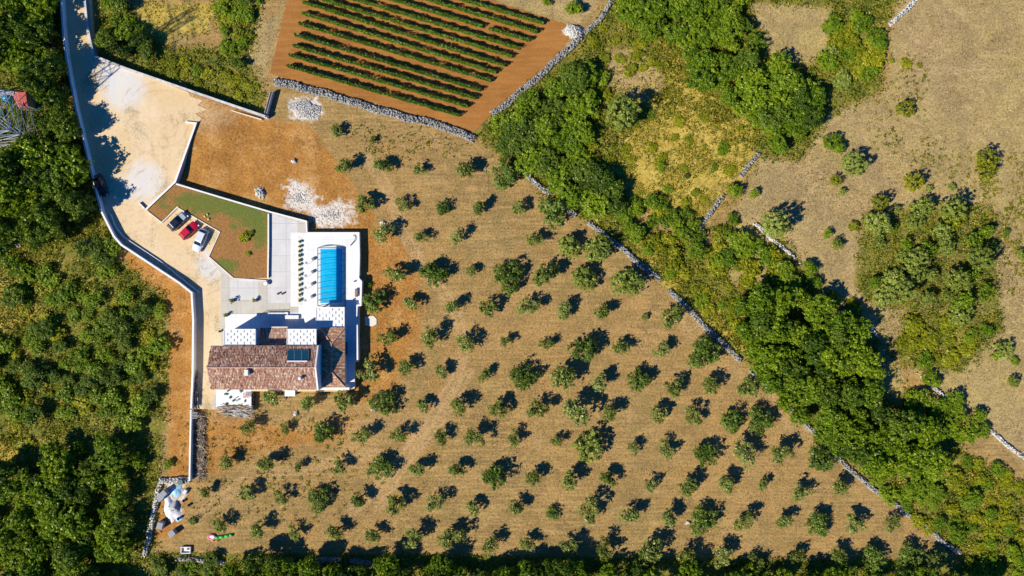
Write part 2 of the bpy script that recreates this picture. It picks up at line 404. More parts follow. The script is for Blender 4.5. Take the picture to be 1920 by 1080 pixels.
CLEAR = [([(1405,5),(1560,15),(1560,85),(1515,125),(1440,100)],12,1.),([(1140,90),(1200,85),(1255,150),(1215,205),(1130,160)],14,.8),
         ([(1345,440),(1400,410),(1450,450),(1440,540),(1370,540)],14,.85),([(1650,650),(1700,700),(1690,770),(1640,720)],12,.8),([(1740,740),(1915,760),(1915,850),(1800,760)],14,.7),
         ([(1600,560),(1700,580),(1680,650),(1620,600)],12,.8),([(395,60),(330,90),(250,60),(250,0),(400,0)],14,.6)]
zc = zsum(CLEAR); zg *= (1-zc); zf = np.maximum(zf, zc*.9)
zt = np.zeros(gpx.shape)
for pts, wd, wt in TRACKS: zt = np.maximum(zt, wt*np.clip(1.3 - np.abs(segdist(pts, gpx, gpy) - wd*.7)/ (wd*.6), 0, 1))
zt = np.maximum(zt, 1.3*zone([(346,170),(400,196),(430,215),(400,240),(366,234)], 26))
# gentle bank where the gravel yard runs down into the red earth
bank = np.clip(1.38 - segdist([(352,178),(366,222)], gpx, gpy)/85, 0, 1); gz = 1.16*bank*bank*(3-2*bank)
gz[(gpx < 352) | (gpy < 128+(gpx-235)*.344)] *= 0
und = np.sin(gx*.11+1)*np.cos(gy*.13)*.10 + np.sin(gx*.31)*np.sin(gy*.27+2)*.05
gz = gz + np.where(np.abs(gx) < 120, und*.6, 0)
nx, ny = len(XS), len(YS)
idx = np.arange(nx*ny).reshape(ny, nx)
Fq = np.stack([idx[:-1,:-1], idx[:-1,1:], idx[1:,1:], idx[1:,:-1]], -1).reshape(-1, 4)

def ground_mat():
    t = NT('ground_soil_and_grass')
    A = t.n('ShaderNodeAttribute', attribute_name='zoneA'); B = t.n('ShaderNodeAttribute', attribute_name='zoneB')
    sa = t.n('ShaderNodeSeparateColor'); t.put(sa.inputs[0], A.outputs['Color']); sb = t.n('ShaderNodeSeparateColor'); t.put(sb.inputs[0], B.outputs['Color'])
    big = t.noise(.035, 5, .6); mid = t.noise(.35, 6, .68); fine = t.noise(2.6, 5, .75); spk = t.noise(7.5, 2, .6)
    n1 = t.noise(.6, 6, .7, dist=.6)
    st = t.noise(.8, 4, .6, vec=t.pos((.16,1.1,1), R(-3)))
    col = t.mix(t.ramp(mid, [(.3,0.),(.7,1.)]), (.245,.150,.046), (.45,.28,.085))
    col = t.mix(t.ramp(st, [(.42,0.),(.62,.5)]), col, (.17,.115,.042))
    mow = t.noise(2.2, 3, .6, vec=t.pos((.05,1.0,1), R(-3)))
    col = t.mix(t.ramp(mow, [(.46,0.),(.60,.42)]), col, (.56,.38,.15))
    col = t.mix(t.ramp(big, [(.42,0.),(.62,.5)]), col, (.42,.235,.07))
    col = t.mix(t.ramp(t.noise(.16,5,.75,dist=1.), [(.48,0.),(.62,.6)]), col, (.24,.165,.05))
    col = t.mix(t.ramp(t.noise(.11,5,.7,dist=1.5), [(.54,0.),(.66,.6)]), col, (.48,.29,.10))
    def lay(col, wgt, zc, k=1.1):
        f = t.math('ADD', t.math('MULTIPLY', wgt, 1.7), t.math('MULTIPLY', t.math('SUBTRACT', n1, .5), k*1.6))
        f = t.ramp(f, [(.5,0.),(.95,1.)]); return t.mix(f, col, zc)
    tan = t.mix(t.ramp(mid, [(.3,0.),(.7,1.)]), (.30,.205,.075), (.50,.355,.15))
    tan = t.mix(t.ramp(big, [(.42,0.),(.60,.75)]), tan, (.42,.32,.09))
    tan = t.mix(t.ramp(t.noise(1.2,4,.7, vec=t.pos((.35,1,1), R(28))), [(.48,0.),(.62,.5)]), tan, (.58,.42,.19))
    tan = t.mix(t.ramp(t.noise(.9,5,.75), [(.5,0.),(.68,.6)]), tan, (.30,.21,.10))
    tan = t.mix(t.ramp(t.noise(.14,5,.75,dist=1.), [(.47,0.),(.62,.65)]), tan, (.27,.19,.085))
    col = lay(col, sb.outputs[0], tan)
    oran = t.mix(t.ramp(mid, [(.3,0.),(.7,1.)]), (.30,.125,.020), (.50,.23,.042))
    oran = t.mix(t.ramp(t.noise(.22,5,.7), [(.5,0.),(.7,.6)]), oran, (.64,.38,.14))
    col = lay(col, sa.outputs[0], oran, .9)
    gr = t.mix(t.ramp(mid, [(.3,0.),(.7,1.)]), (.08,.10,.008), (.24,.22,.016))
    gr = t.mix(t.ramp(n1, [(.5,0.),(.68,.8)]), gr, (.40,.26,.06))
    col = lay(col, sa.outputs[1], gr, 1.2)
    ye = t.mix(t.ramp(mid, [(.3,0.),(.7,1.)]), (.40,.27,.025), (.64,.46,.10))
    ye = t.mix(t.ramp(n1, [(.38,.7),(.5,0.)]), ye, (.20,.18,.015))
    col = lay(col, sa.outputs[2], ye, 1.1)
    col = t.mix(t.math('MULTIPLY', sb.outputs[2], t.ramp(n1, [(.3,.25),(.6,.9)])), col, (.60,.39,.19))
    wh = t.mix(fine, (.55,.45,.35), (.85,.80,.72))
    col = lay(col, sb.outputs[1], wh, 1.5)
    col = t.mix(t.ramp(fine, [(.34,.85),(.52,0.)]), col, t.mix(1., col, (.42,.38,.34), 'MULTIPLY'))
    col = t.mix(t.ramp(fine, [(.53,0.),(.70,.6)]), col, t.mix(1., col, (.15,.12,.05), 'ADD'))
    col = t.mix(t.ramp(spk, [(.64,0.),(.74,.5)]), col, t.mix(1., col, (.35,.32,.28), 'MULTIPLY'))
    return t.principled(col, .96, t.bump(fine, .8, .12))
g = np_mesh('ground', np.stack([gx, gy, gz], -1), Fq, ground_mat()); g['kind'] = 'structure'
for nm, cols in (('zoneA', (zo, zg, zy)), ('zoneB', (zf, zw, zt))):
    a = g.data.attributes.new(nm, 'FLOAT_COLOR', 'POINT')
    a.data.foreach_set('color', np.stack([*cols, np.ones_like(zo)], -1).astype(np.float32).ravel())
g.data.shade_smooth()

def plate(name, pts, h, z0, mat, kind='structure', **kw):
    o = MB().prism([tuple(P(x, y, h).xy) for x, y in pts], z0, h).build(name, mat); o['kind'] = kind; return o
def ply(pts, h): return [P(x, y, h) for x, y in pts]

# driveway platform (1.2 m above the orchard), courtyard, terrace
PL = 1.2
WESTW = [(108,-90),(118,60),(124,110),(141,200),(158,270),(166,305),(177,345),(183,372),(190,397),(213,443),(227,459),(262,482),(335,530),(359,549),(362,600),(361,700),(358,766)]
plate('driveway', WESTW + [(405,768),(405,733),(560,734),(648,734),(665,728),(665,680),(672,678),(673,606),(673,575),(673,437),(576,437),(576,414),(505,396),(330,342),(369,231),(379,222),(366,213),(388,205),(371,197),(380,188),(358,181),(352,172),(235,128),(176,103),(160,-90)], PL, -.6, M['gravel'])
plate('vineyard_soil', [(556,-90),(540,-5),(506,138),(600,165),(700,192),(800,222),(890,247),(925,210),(985,160),(1040,112),(1066,72),(1060,45),(935,5),(860,-40),(760,-90)], .11, -.3, M['vsoil'])
CY = PL + .02
plate('path', [(391,482),(402,480),(437,523),(500,526),(500,585),(560,585),(560,560),(562,436),(576,437),(576,414),(505,396),(506,523),(439,521),(398,482)][:1] + [(414,512),(414,740),(400,742),(400,768),(404,768),(428,742),(428,600),(560,588),(563,437),(575,437),(575,415),(506,397),(506,524),(438,523),(396,482)], CY, PL-.3, M['concrete2'])
for k, (pts) in enumerate(([(432,524),(484,524),(484,562),(432,562)], [(510,402),(558,416),(558,568),(503,568),(503,528),(510,524)])):
    o = plate('paving', pts, CY+.006, PL-.2, M['concrete'])
plate('paving', [(422,589),(500,589),(560,586),(560,575),(545,575),(545,436),(576,436),(673,437),(673,520),(678,526),(678,572),(673,578),(673,678),(665,680),(665,728),(425,728)], CY+.012, PL-.2, M['paving'])
plate('pool_terrace', [(563,437),(673,437),(673,520),(678,526),(678,572),(670,576),(670,594),(645,594),(560,594),(563,570)], PL+.10, PL-.2, M['paving'])
plate('planting_strip', [(559,444),(567,444),(567,573),(557,573)], PL+.115, PL, M['kerb'])
plate('paving', [(405,731),(471,731),(471,766),(470,773),(421,775),(421,767),(405,767)], PL+.03, -.4, M['paving'])
plate('parking_bay', [(330,388),(411,435),(390,480),(300,418)], PL+.006, PL-.1, M['gravel'])
plate('garden_soil', [(276,394),(329,344),(504,399),(504,521),(438,522),(391,481),(412,435),(331,386),(303,415)], PL+.14, PL-.2, M['bed'])

# ---------------------------------------------------------------- masonry walls
def wall(name, pts, h, wd, z0, face, top, label, cw=.06, ct=.08, cat='wall'):
    """rendered wall with a coping; pts are the coping line as seen, h its height"""
    L = ply(pts, h); root = empty(name, (L[0].x, L[0].y, 0), 0, label, cat)
    off = Vector((-L[0].x, -L[0].y, 0)); L = [p + off for p in L]
    a = MB(); strip(a, L, wd, z0, h-ct); a.build('wall_face', face, root)
    b = MB(); strip(b, L, wd+cw*2, h-ct, h); b.build('coping', top, root)
    return root
wall('boundary_wall', WESTW, 2.6, .22, -.3, M['white'], M['coping'], 'long bending white boundary wall along the left edge of the driveway')
wall('boundary_wall', [(358,769),(357,800),(356,850),(355,902)], 1.35, .22, -.3, M['white'], M['coping'], 'straight lower end of the boundary wall beside the brush pile', cw=.04)
wall('roadside_kerb_wall', [(207,402),(216,425),(231,444),(250,457),(300,490),(361,539),(373,548)], PL+.35, .14, PL-.05, M['white'], M['coping'], 'thin white kerb wall running beside the drainage channel of the driveway', cw=.02)
wall('yard_wall', [(347,229),(367,231),(328,341),(273,393)], PL+.45, .22, -.2, M['wallface'], M['coping'], 'white topped retaining wall on the right of the gravel yard')
wall('yard_wall', [(260,380),(271,391)], PL+.5, .16, PL-.1, M['wallface'], M['coping'], 'short stub of white wall at the left tip of the garden bed', cw=.02)
wall('garden_wall', [(330,345),(420,372),(505,397),(574,415),(575,435)], PL+.16, .22, -.2, M['wallface'], M['coping'], 'white topped retaining wall along the upper side of the garden bed and courtyard', cw=.03)
wall('garden_wall', [(503,401),(503,460),(502,521)], PL+.5, .20, PL-.1, M['wallface'], M['coping'], 'white wall between the garden bed and the courtyard', cw=.03)
wall('garden_kerb', [(276,396),(303,417),(332,389),(412,435),(391,481),(438,522),(499,526)], PL+.30, .16, PL-.05, M['kerb'], M['kerb'], 'pale zigzag kerb round the parking bay and garden bed', cw=.01, cat='kerb')
wall('terrace_wall', [(576,437),(672,437),(673,480),(672,518)], PL+.28, .30, -.3, M['white'], M['coping'], 'white retaining wall round the upper right corner of the pool terrace', cw=.02)
wall('terrace_wall', [(673,524),(677,528),(676,572),(669,573),(668,592),(665,593)], PL+.55, .30, -.3, M['white'], M['coping'], 'stepped white wall beside the wooden bench on the terrace', cw=.02)
wall('terrace_wall', [(669,609),(670,675)], PL+.9, .28, -.3, M['white'], M['coping'], 'straight white parapet wall right of the house', cw=.03)
wall('lane_wall', [(156,-80),(158,0),(163,50),(174,102)], 1.75, .35, -.3, M['wallface'], M['oldcoping'], 'whitish wall on the right of the shaded lane')
wall('lane_wall', [(174,104),(235,128),(350,168),(420,192),(497,218)], 1.65, .30, -.3, M['wallface'], M['oldcoping'], 'long pale wall along the upper side of the gravel yard')
wall('drain_kerb', [(346,181),(420,203),(490,224)], .62, .14, -.2, M['kerb'], M['kerb'], 'low pale kerb below the long yard wall', cw=.01, cat='kerb')

# ---------------------------------------------------------------- dry stone walls
CUBE = np.array([(-1,-1,-1),(1,-1,-1),(1,1,-1),(-1,1,-1),(-1,-1,1),(1,-1,1),(1,1,1),(-1,1,1)], float)*.5
CF = np.array([(3,2,1,0),(4,5,6,7),(0,1,5,4),(1,2,6,5),(2,3,7,6),(3,0,4,7)])
def stones(centres, sizes, rg):
    n = len(centres); v = CUBE[None] * sizes[:,None,:] * rg.uniform(.62,1.25,(n,8,3))
    a = rg.uniform(0, 2*np.pi, n); tl = rg.normal(0, .25, (n,2))
    x = v[...,0]*np.cos(a)[:,None] - v[...,1]*np.sin(a)[:,None]; y = v[...,0]*np.sin(a)[:,None] + v[...,1]*np.cos(a)[:,None]
    z = v[...,2] + x*tl[:,0:1] + y*tl[:,1:2]
    V = np.stack([x, y, z], -1) + centres[:,None,:]
    F = (CF[None] + 8*np.arange(n)[:,None,None]).reshape(-1, 4)
    return V.reshape(-1,3), F, np.repeat(rg.uniform(0,1,n), 8)
def stone_wall(pts, wd, h, label, seed, mat='stone', gap=0.0, st=.27):
    rg = np.random.default_rng(seed); Q = [np.array(P(x, y, h*.7).xy) for x, y in pts]
    cs = []
    for a, b in zip(Q, Q[1:]):
        L = np.linalg.norm(b-a); t = (b-a)/L; nn = np.array([-t[1], t[0]])
        m = int(L*wd/(st*st*.42))
        u = rg.uniform(0, L, m); v = rg.uniform(-.5, .5, m)
        wob = np.sin(u*.7+a[0])*.12 + np.sin(u*1.9+a[1])*.07
        hh = h*(1-.35*np.abs(v*2)**3)*(1+.12*np.sin(u*1.3))
        z = hh*rg.uniform(.45,1.0,m)
        keep = (np.sin(u*.35+a[1]*2)*.5+.5) > gap*rg.uniform(.6,1.3,m)
        c = a[None] + t[None]*u[:,None] + nn[None]*(v*wd+wob)[:,None]
        cs.append(np.concatenate([c, z[:,None]], 1)[keep])
        # low courses on both faces
        m2 = int(L*h*2/(st*st*.8)); u = rg.uniform(0,L,m2); v = rg.choice([-.5,.5], m2)*rg.uniform(.85,1.08,m2)
        c = a[None]+t[None]*u[:,None]+nn[None]*(v*wd + np.sin(u*.7+a[0])*.12)[:,None]
        keep = (np.sin(u*.35+a[1]*2)*.5+.5) > gap
        cs.append(np.concatenate([c, rg.uniform(0, h*.7, m2)[:,None]], 1)[keep])
    c = np.concatenate(cs); sz = rg.uniform(.65,1.35,(len(c),3))*np.array([st, st*.75, st*.6])
    o0 = np.array([*Q[0], 0.0]); V, F, T = stones(c - o0, sz, rg)
    o = np_mesh('dry_stone_wall', V, F, M[mat], T); o.location = o0
    return tag(o, label, 'stone wall')
stone_wall([(513,153),(560,162),(620,178),(700,204),(760,220),(820,233),(889,260)], 1.15, .8, 'thick grey dry stone wall along the lower edge of the red vineyard', 1)
stone_wall([(922,214),(955,190),(990,160),(1040,116),(1076,80),(1090,66)], 1.0, .65, 'curving grey dry stone wall on the right edge of the vineyard', 2)
stone_wall([(1098,62),(1125,35),(1160,-20)], .6, .6, 'thin stone wall leading off the top edge past the vineyard corner', 3)
stone_wall([(985,325),(1005,342),(1030,362),(1070,395),(1130,437),(1180,478),(1232,520),(1290,578),(1340,630),(1390,676),(1428,714)], .75, .62, 'long grey dry stone wall on the upper right side of the orchard', 4, gap=.06)
stone_wall([(1428,714),(1470,757),(1505,790),(1540,822),(1600,888),(1668,938),(1722,978),(1812,1048)], .65, .55, 'whitish stone wall at the lower right side of the orchard', 5, gap=.12)
stone_wall([(1424,286),(1390,330),(1345,380),(1312,428),(1285,462)], .55, .5, 'slanting old stone wall crossing the yellow scrub', 6, gap=.4)
stone_wall([(1735,-20),(1700,20),(1668,45)], .6, .6, 'straight pale stone wall at the top edge of the dry field', 7, mat='rubble')
stone_wall([(1380,390),(1440,440),(1500,492),(1560,545),(1610,595),(1668,648),(1720,700),(1780,750),(1840,795),(1925,862)], .5, .45, 'broken stone wall between the east wood and the dry field', 8, mat='rubble', gap=.55)
stone_wall([(325,1048),(420,1055),(550,1052),(640,1050),(700,1058),(770,1066)], .6, .6, 'ruined stone wall along the bottom hedge', 9, gap=.3)
stone_wall([(20,462),(90,458),(180,452)], .5, .5, 'old stone wall hidden in scrub below the west wood', 10, gap=.3)
stone_wall([(299,902),(330,900),(354,902)], .8, .7, 'short white rubble wall at the end of the boundary wall', 11, mat='rubble')
stone_wall([(300,905),(295,930),(285,975),(278,1005),(270,1045)], .65, .7, 'narrow white rubble wall left of the block pallets', 12, mat='rubble')

def heap(name, px, py, rx, ry, h, n, label, seed, mat='rubble', st=.3, rz=0, loose=False):
    rg = np.random.default_rng(seed); r = np.sqrt(rg.uniform(0,1,n)); a = rg.uniform(0,2*np.pi,n)
    if loose: r = np.abs(rg.normal(0,.55,n))
    r = r*(1+.22*np.sin(2*a+seed)+.14*np.sin(5*a+seed*2))
    x, y = r*np.cos(a)*rx, r*np.sin(a)*ry; z = np.maximum(h*(1-r*r), .03)*rg.uniform(.4,1,n)
    c, s = math.cos(rz), math.sin(rz)
    V, F, T = stones(np.stack([x*c-y*s, x*s+y*c, z], -1), rg.uniform(.5,1.3,(n,3))*np.array([st,st*.8,st*.6]), rg)
    o = np_mesh(name, V, F, M[mat], T); q = P(px, py); o.location = (q.x, q.y, .0)
    return tag(o, label, 'stone heap')
heap('stone_heap', 1076, 60, 1.8, 1.4, 1.1, 900, 'rounded heap of white stones at the right corner of the vineyard', 21)
heap('rubble_heap', 573, 206, 2.8, 1.7, .5, 1500, 'flat whitish gravel heap below the thick vineyard wall', 22, st=.2)
heap('stone_heap', 488, 362, 1.0, .9, .6, 160, 'small heap of pale rocks on the red earth above the garden bed', 23)
heap('gravel_scatter', 560, 372, 3.0, 2.4, .06, 220, 'scatter of white broken rock on the red earth, upper patch', 24, st=.17, loose=True)['kind'] = 'stuff'
heap('gravel_scatter', 622, 402, 4.4, 2.0, .06, 300, 'scatter of white broken rock just above the pool terrace', 25, st=.17, loose=True)['kind'] = 'stuff'
for k, (x, y, lab) in enumerate(((699,767,'white boulder in the dry grass below the house corner'), (555,776,'small white rock in the grass below the patio box'), (719,417,'white rock beside an olive tree right of the pool terrace'), (1290,981,'lone pale boulder beside an olive tree near the bottom'), (552,302,'white rock on the red earth above the rubble patch'))):
    heap('boulder', x, y, .35, .35, .3, 7, lab, 30+k, st=.5)

# ---------------------------------------------------------------- foliage
def rotquads(c, nrm, a, b, rg):
    """leaf quads at c with normal nrm, half sizes a,b"""
    n = nrm/np.linalg.norm(nrm, axis=1, keepdims=True)
    r = rg.normal(size=n.shape); u = np.cross(n, r); u /= np.linalg.norm(u, axis=1, keepdims=True) + 1e-9; v = np.cross(n, u)
    u = u*a[:,None]; v = v*b[:,None]
    V = np.stack([c-u-v*.4, c+u*.2-v, c+u+v*.3, c-u*.1+v], 1).reshape(-1, 3)
    return V, np.arange(len(c)*4).reshape(-1, 4)
def crown_pts(rg, R0, flat, nl, n, lobe=(.32,.5), spread=.62, solid=.45, sub=6, rough=.30):
    """leaves gathered in tufts that sit on irregular lobes"""
    ph = rg.uniform(0, 2*np.pi, nl); rr = np.sqrt(rg.uniform(.02, 1, nl))*spread*R0*rg.uniform(.8,1.25,nl)
    lc = np.stack([rr*np.cos(ph), rr*np.sin(ph), (rg.uniform(-.35,.6,nl)*flat*R0)*(1.15-rr/R0)], -1)
    lr = rg.uniform(*lobe, nl)*R0; ns = nl*sub*3
    kl = rg.choice(nl, ns, p=(lr**2)/(lr**2).sum())
    d = rg.normal(size=(ns,3)); d[:,2] = np.where(d[:,2] < 0, d[:,2]*.5, d[:,2]); d /= np.linalg.norm(d, axis=1, keepdims=True)
    sc = lc[kl] + d*(lr[kl]*rg.uniform(solid,1.15,ns)**.7)[:,None]*np.array([1,1,flat])
    sr = rg.uniform(.09,.20,ns)*R0*(.6+rough)
    k = rg.integers(0, ns, n); e = rg.normal(size=(n,3)); e[:,2] = np.where(e[:,2] < 0, e[:,2]*.6, e[:,2]); e /= np.linalg.norm(e, axis=1, keepdims=True)
    c = sc[k] + (e + .35*d[k])*(sr[k]*rg.uniform(.1,1.1,n)**.6)[:,None]
    return c, .5*e+.7*d[k], k, lc, lr
def make_crown(kind, seed):
    rg = np.random.default_rng(seed)
    cfg = {'broad': (2.6,.80,13,3600,.20,.55,'leaf_broad'), 'dark': (2.8,.85,14,4200,.19,.55,'leaf_dark'),
           'scrub': (1.4,.60,9,1300,.15,.45,'leaf_scrub'), 'grey': (1.8,.75,8,2300,.15,.6,'leaf_grey'),
           'olive': (1.55,.8,9,1500,.12,.2,'leaf_olive'), 'lush': (2.0,.85,10,2300,.16,.5,'leaf_broad'), 'fullolive': (2.0,.8,11,2500,.14,.4,'leaf_olivegreen'), 'ball': (2.6,.85,7,8000,.13,.85,'leaf_grey'), 'spiky': (1.8,.8,5,2600,.12,.8,'leaf_scrub')}[kind]
    R0, flat, nl, n, ls, solid, mat = cfg
    if kind == 'olive': n = int(n*rg.uniform(.75,1.25)); nl = int(rg.integers(6,10))
    lobe = (.26,.46) if kind != 'olive' else (.26,.42)
    spread = .62 if kind != 'olive' else .56
    if kind in ('ball','spiky'): lobe = (.66,.78); spread = .24
    if kind == 'grey': lobe = (.45,.6); spread = .42
    c, d, k, lc, lr = crown_pts(rg, R0, flat, nl, n, lobe, spread, solid)
    nrm = d*.7 + rg.normal(size=d.shape)*.55 + np.array([0,0,.5])
    a = ls*rg.uniform(.55,1.3,n); b = a*rg.uniform(.4,.75,n)
    zmin = c[:,2].min(); zc = -zmin*.92 + {'olive':1.05,'broad':1.6,'dark':2.2,'scrub':.1,'grey':.25,'lush':.5,'fullolive':.6,'ball':.5,'spiky':.15}[kind]
    c[:,2] += zc; lc = lc + np.array([0,0,zc])
    V, F = rotquads(c, nrm, a, b, rg)
    lt = rg.normal(0,.17,k.max()+1)[k]
    tone = np.clip(.5 + lt + rg.normal(0,.2,n), 0, 1)
    # trunk and limbs
    mb = MB(); th = {'olive':.16,'broad':.2,'dark':.24,'scrub':.07,'grey':.12,'lush':.12,'fullolive':.16,'ball':.2,'spiky':.1}[kind]
    fork = Vector((rg.uniform(-.1,.1), rg.uniform(-.1,.1), zc*.45))
    mb.tube((0,0,-.3), fork, th, th*.7, 7)
    for q in range(min(nl, 7)):
        e = Vector(lc[q]); m = fork.lerp(e, .5) + Vector((rg.uniform(-.15,.15), rg.uniform(-.15,.15), .1))
        mb.tube(fork, m, th*.5, th*.33, 5); mb.tube(m, e, th*.33, th*.12, 5)
    return dict(R=R0, V=V, F=F, tone=np.repeat(tone, 4), mat=M[mat], trunk=mb, zc=float(zc), top=float(c[:,2].max()))
LIB = {}
NV = {'broad': 5, 'dark': 5, 'scrub': 4, 'grey': 4, 'olive': 12, 'lush': 5, 'fullolive': 5, 'ball': 2, 'spiky': 3}
for ki, (kind, nv) in enumerate(NV.items()):
    LIB[kind] = [make_crown(kind, 100*ki + j + 7) for j in range(nv)]
NAMES = {'broad': 'broadleaf_tree', 'dark': 'dark_oak_tree', 'scrub': 'scrub_bush', 'grey': 'juniper_bush', 'olive': 'olive_tree', 'lush': 'leafy_bush', 'fullolive': 'olive_tree', 'ball': 'round_tree', 'spiky': 'round_bush'}
CATS = {'broad': 'tree', 'dark': 'tree', 'scrub': 'bush', 'grey': 'bush', 'olive': 'olive tree', 'lush': 'bush', 'fullolive': 'olive tree', 'ball': 'tree', 'spiky': 'bush'}
rt = random.Random(5)
def plant(kind, px, py, rpx, label, group, base_z=0.0, hs=1.0, rz=None, var=None, sy=1.0):
    """crown centre is seen at (px,py) with radius rpx"""
    L = LIB[kind]; j = rt.randrange(len(L)) if var is None else var % len(L); d = L[j]
    s = rpx/10.0/d['R']*.92; szs = s*hs*rt.uniform(.93,1.08)
    q = P(px, py, base_z + d['zc']*szs)
    rz = rt.uniform(0, 2*math.pi) if rz is None else rz
    root = empty(NAMES[kind], (q.x, q.y, base_z), rz, label, CATS[kind], group)
    root.scale = (s, s*sy, szs)
    if 'cm' not in d:
        cr = np_mesh('crown', d['V'], d['F'], d['mat'], d['tone'], root); tr = d['trunk'].build('trunk', M['bark'], root)
        d['cm'] = cr; d['tm'] = tr
    else:
        for src in (d['cm'], d['tm']):
            o = src.copy(); C.objects.link(o); o.parent = root
    return root

def ordw(n): return ['first','second','third','fourth','fifth','sixth','seventh','eighth','ninth','tenth','eleventh','twelfth','thirteenth','fourteenth','fifteenth','sixteenth','seventeenth','eighteenth','nineteenth','twentieth'][n-1] if n <= 20 else '%dth' % n

# ---- the olive orchard, row by row (crown centre x, y, radius, kind)
ROWS = [
 [(630,245,11),(699,262,6)],
 [(641,313,15),(716,316,15),(789,317,11),(870,320,17),(943,327,24,'l')],
 [(686,382,16),(756,383,12),(829,389,14,'l'),(896,387,14),(971,391,12),(1034,397,26,'l')],
 [(720,437,17),(790,447,12),(858,446,14),(1003,450,14),(1067,465,22,'g'),(1122,469,24,'g')],
 [(744,508,17),(816,514,24,'l'),(882,510,11),(953,519,26,'l'),(1026,522,22),(1095,525,24,'g'),(1177,527,26,'g')],
 [(702,566,20,'l'),(770,569,15),(848,572,14),(913,577,15),(990,577,16),(1057,582,18),(1130,589,15),(1208,595,6),(1262,595,18)],
 [(727,630,16),(808,635,18),(873,643,16),(950,640,10),(1025,642,12),(1095,652,24,'l'),(1164,652,14),(1239,656,14),(1321,661,27,'l')],
 [(690,690,20),(761,692,15),(828,700,13),(905,700,12),(982,705,23,'l'),(1051,708,24),(1126,714,16),(1196,715,22,'l'),(1265,721,17),(1335,724,17),(1400,728,21)],
 [(508,746,17),(575,752,16),(642,750,17),(719,756,22,'l'),(793,761,14),(863,762,17),(936,768,16),(1008,770,16),(1081,772,27),(1146,777,16),(1235,779,15),(1302,780,15),(1369,789,22,'l'),(1425,789,22,'l')],
 [(465,798,14),(535,805,9),(606,808,21,'l'),(679,812,16),(745,819,15),(826,820,13),(890,822,17),(967,822,14),(1042,829,11),(1107,834,27,'g'),(1187,841,11),(1252,841,16),(1325,850,23,'l'),(1395,848,21),(1466,851,18),(1540,858,25,'l')],
 [(424,864,14),(494,870,16),(563,876,9),(632,872,13),(713,880,22,'l'),(778,880,15),(855,886,14),(928,891,23,'l'),(998,898,15),(1068,897,17),(1137,902,15),(1222,906,13),(1291,909,18),(1363,911,17),(1434,911,11),(1505,920,17),(1572,914,16)],
 [(382,922,11),(462,926,14),(526,933,12),(597,937,20,'l'),(668,940,15),(744,945,17),(816,945,15),(887,953,15),(965,954,15),(1037,962,12,'l'),(1108,959,19),(1181,967,18),(1250,972,17),(1318,976,24,'l'),(1395,977,16),(1470,978,16),(1535,985,23,'l'),(1605,982,17),(1675,983,13)],
 [(412,985,13),(484,992,14),(555,998,13),(629,998,15),(698,1005,13),(772,1010,17),(846,1012,21),(918,1020,16),(988,1020,13),(1066,1023,15),(1137,1029,18),(1220,1030,23),(1287,1042,15),(1352,1044,17),(1420,1050,14),(1495,1040,14),(1573,1043,15),(1638,1046,23,'l'),(1705,1045,23,'l'),(1757,1046,18)]]
for ri, row in enumerate(ROWS):
    for ci, t in enumerate(row):
        x, y, r = t[:3]; k = t[3] if len(t) > 3 else 'o'
        kk = {'o': 'olive', 'l': 'fullolive', 'g': 'grey'}[k]
        sz = 'large' if r >= 21 else 'medium sized' if r >= 15 else 'small' if r >= 9 else 'tiny'
        look = {'o': 'airy', 'l': 'dense green', 'g': 'silvery'}[k]
        lab = '%s %s olive tree, %s from the left in the %s orchard row down' % (sz, look, ordw(ci+1), ordw(ri+1))
        o = plant(kk, x, y, r*(1.48 if k=='o' else 1.28), lab, 'olive trees in the orchard', hs=(.92 if k == 'o' else .9 if k=='l' else .9), var=(ri*5+ci*3))
        o.name = 'olive_tree'; o['category'] = 'olive tree'

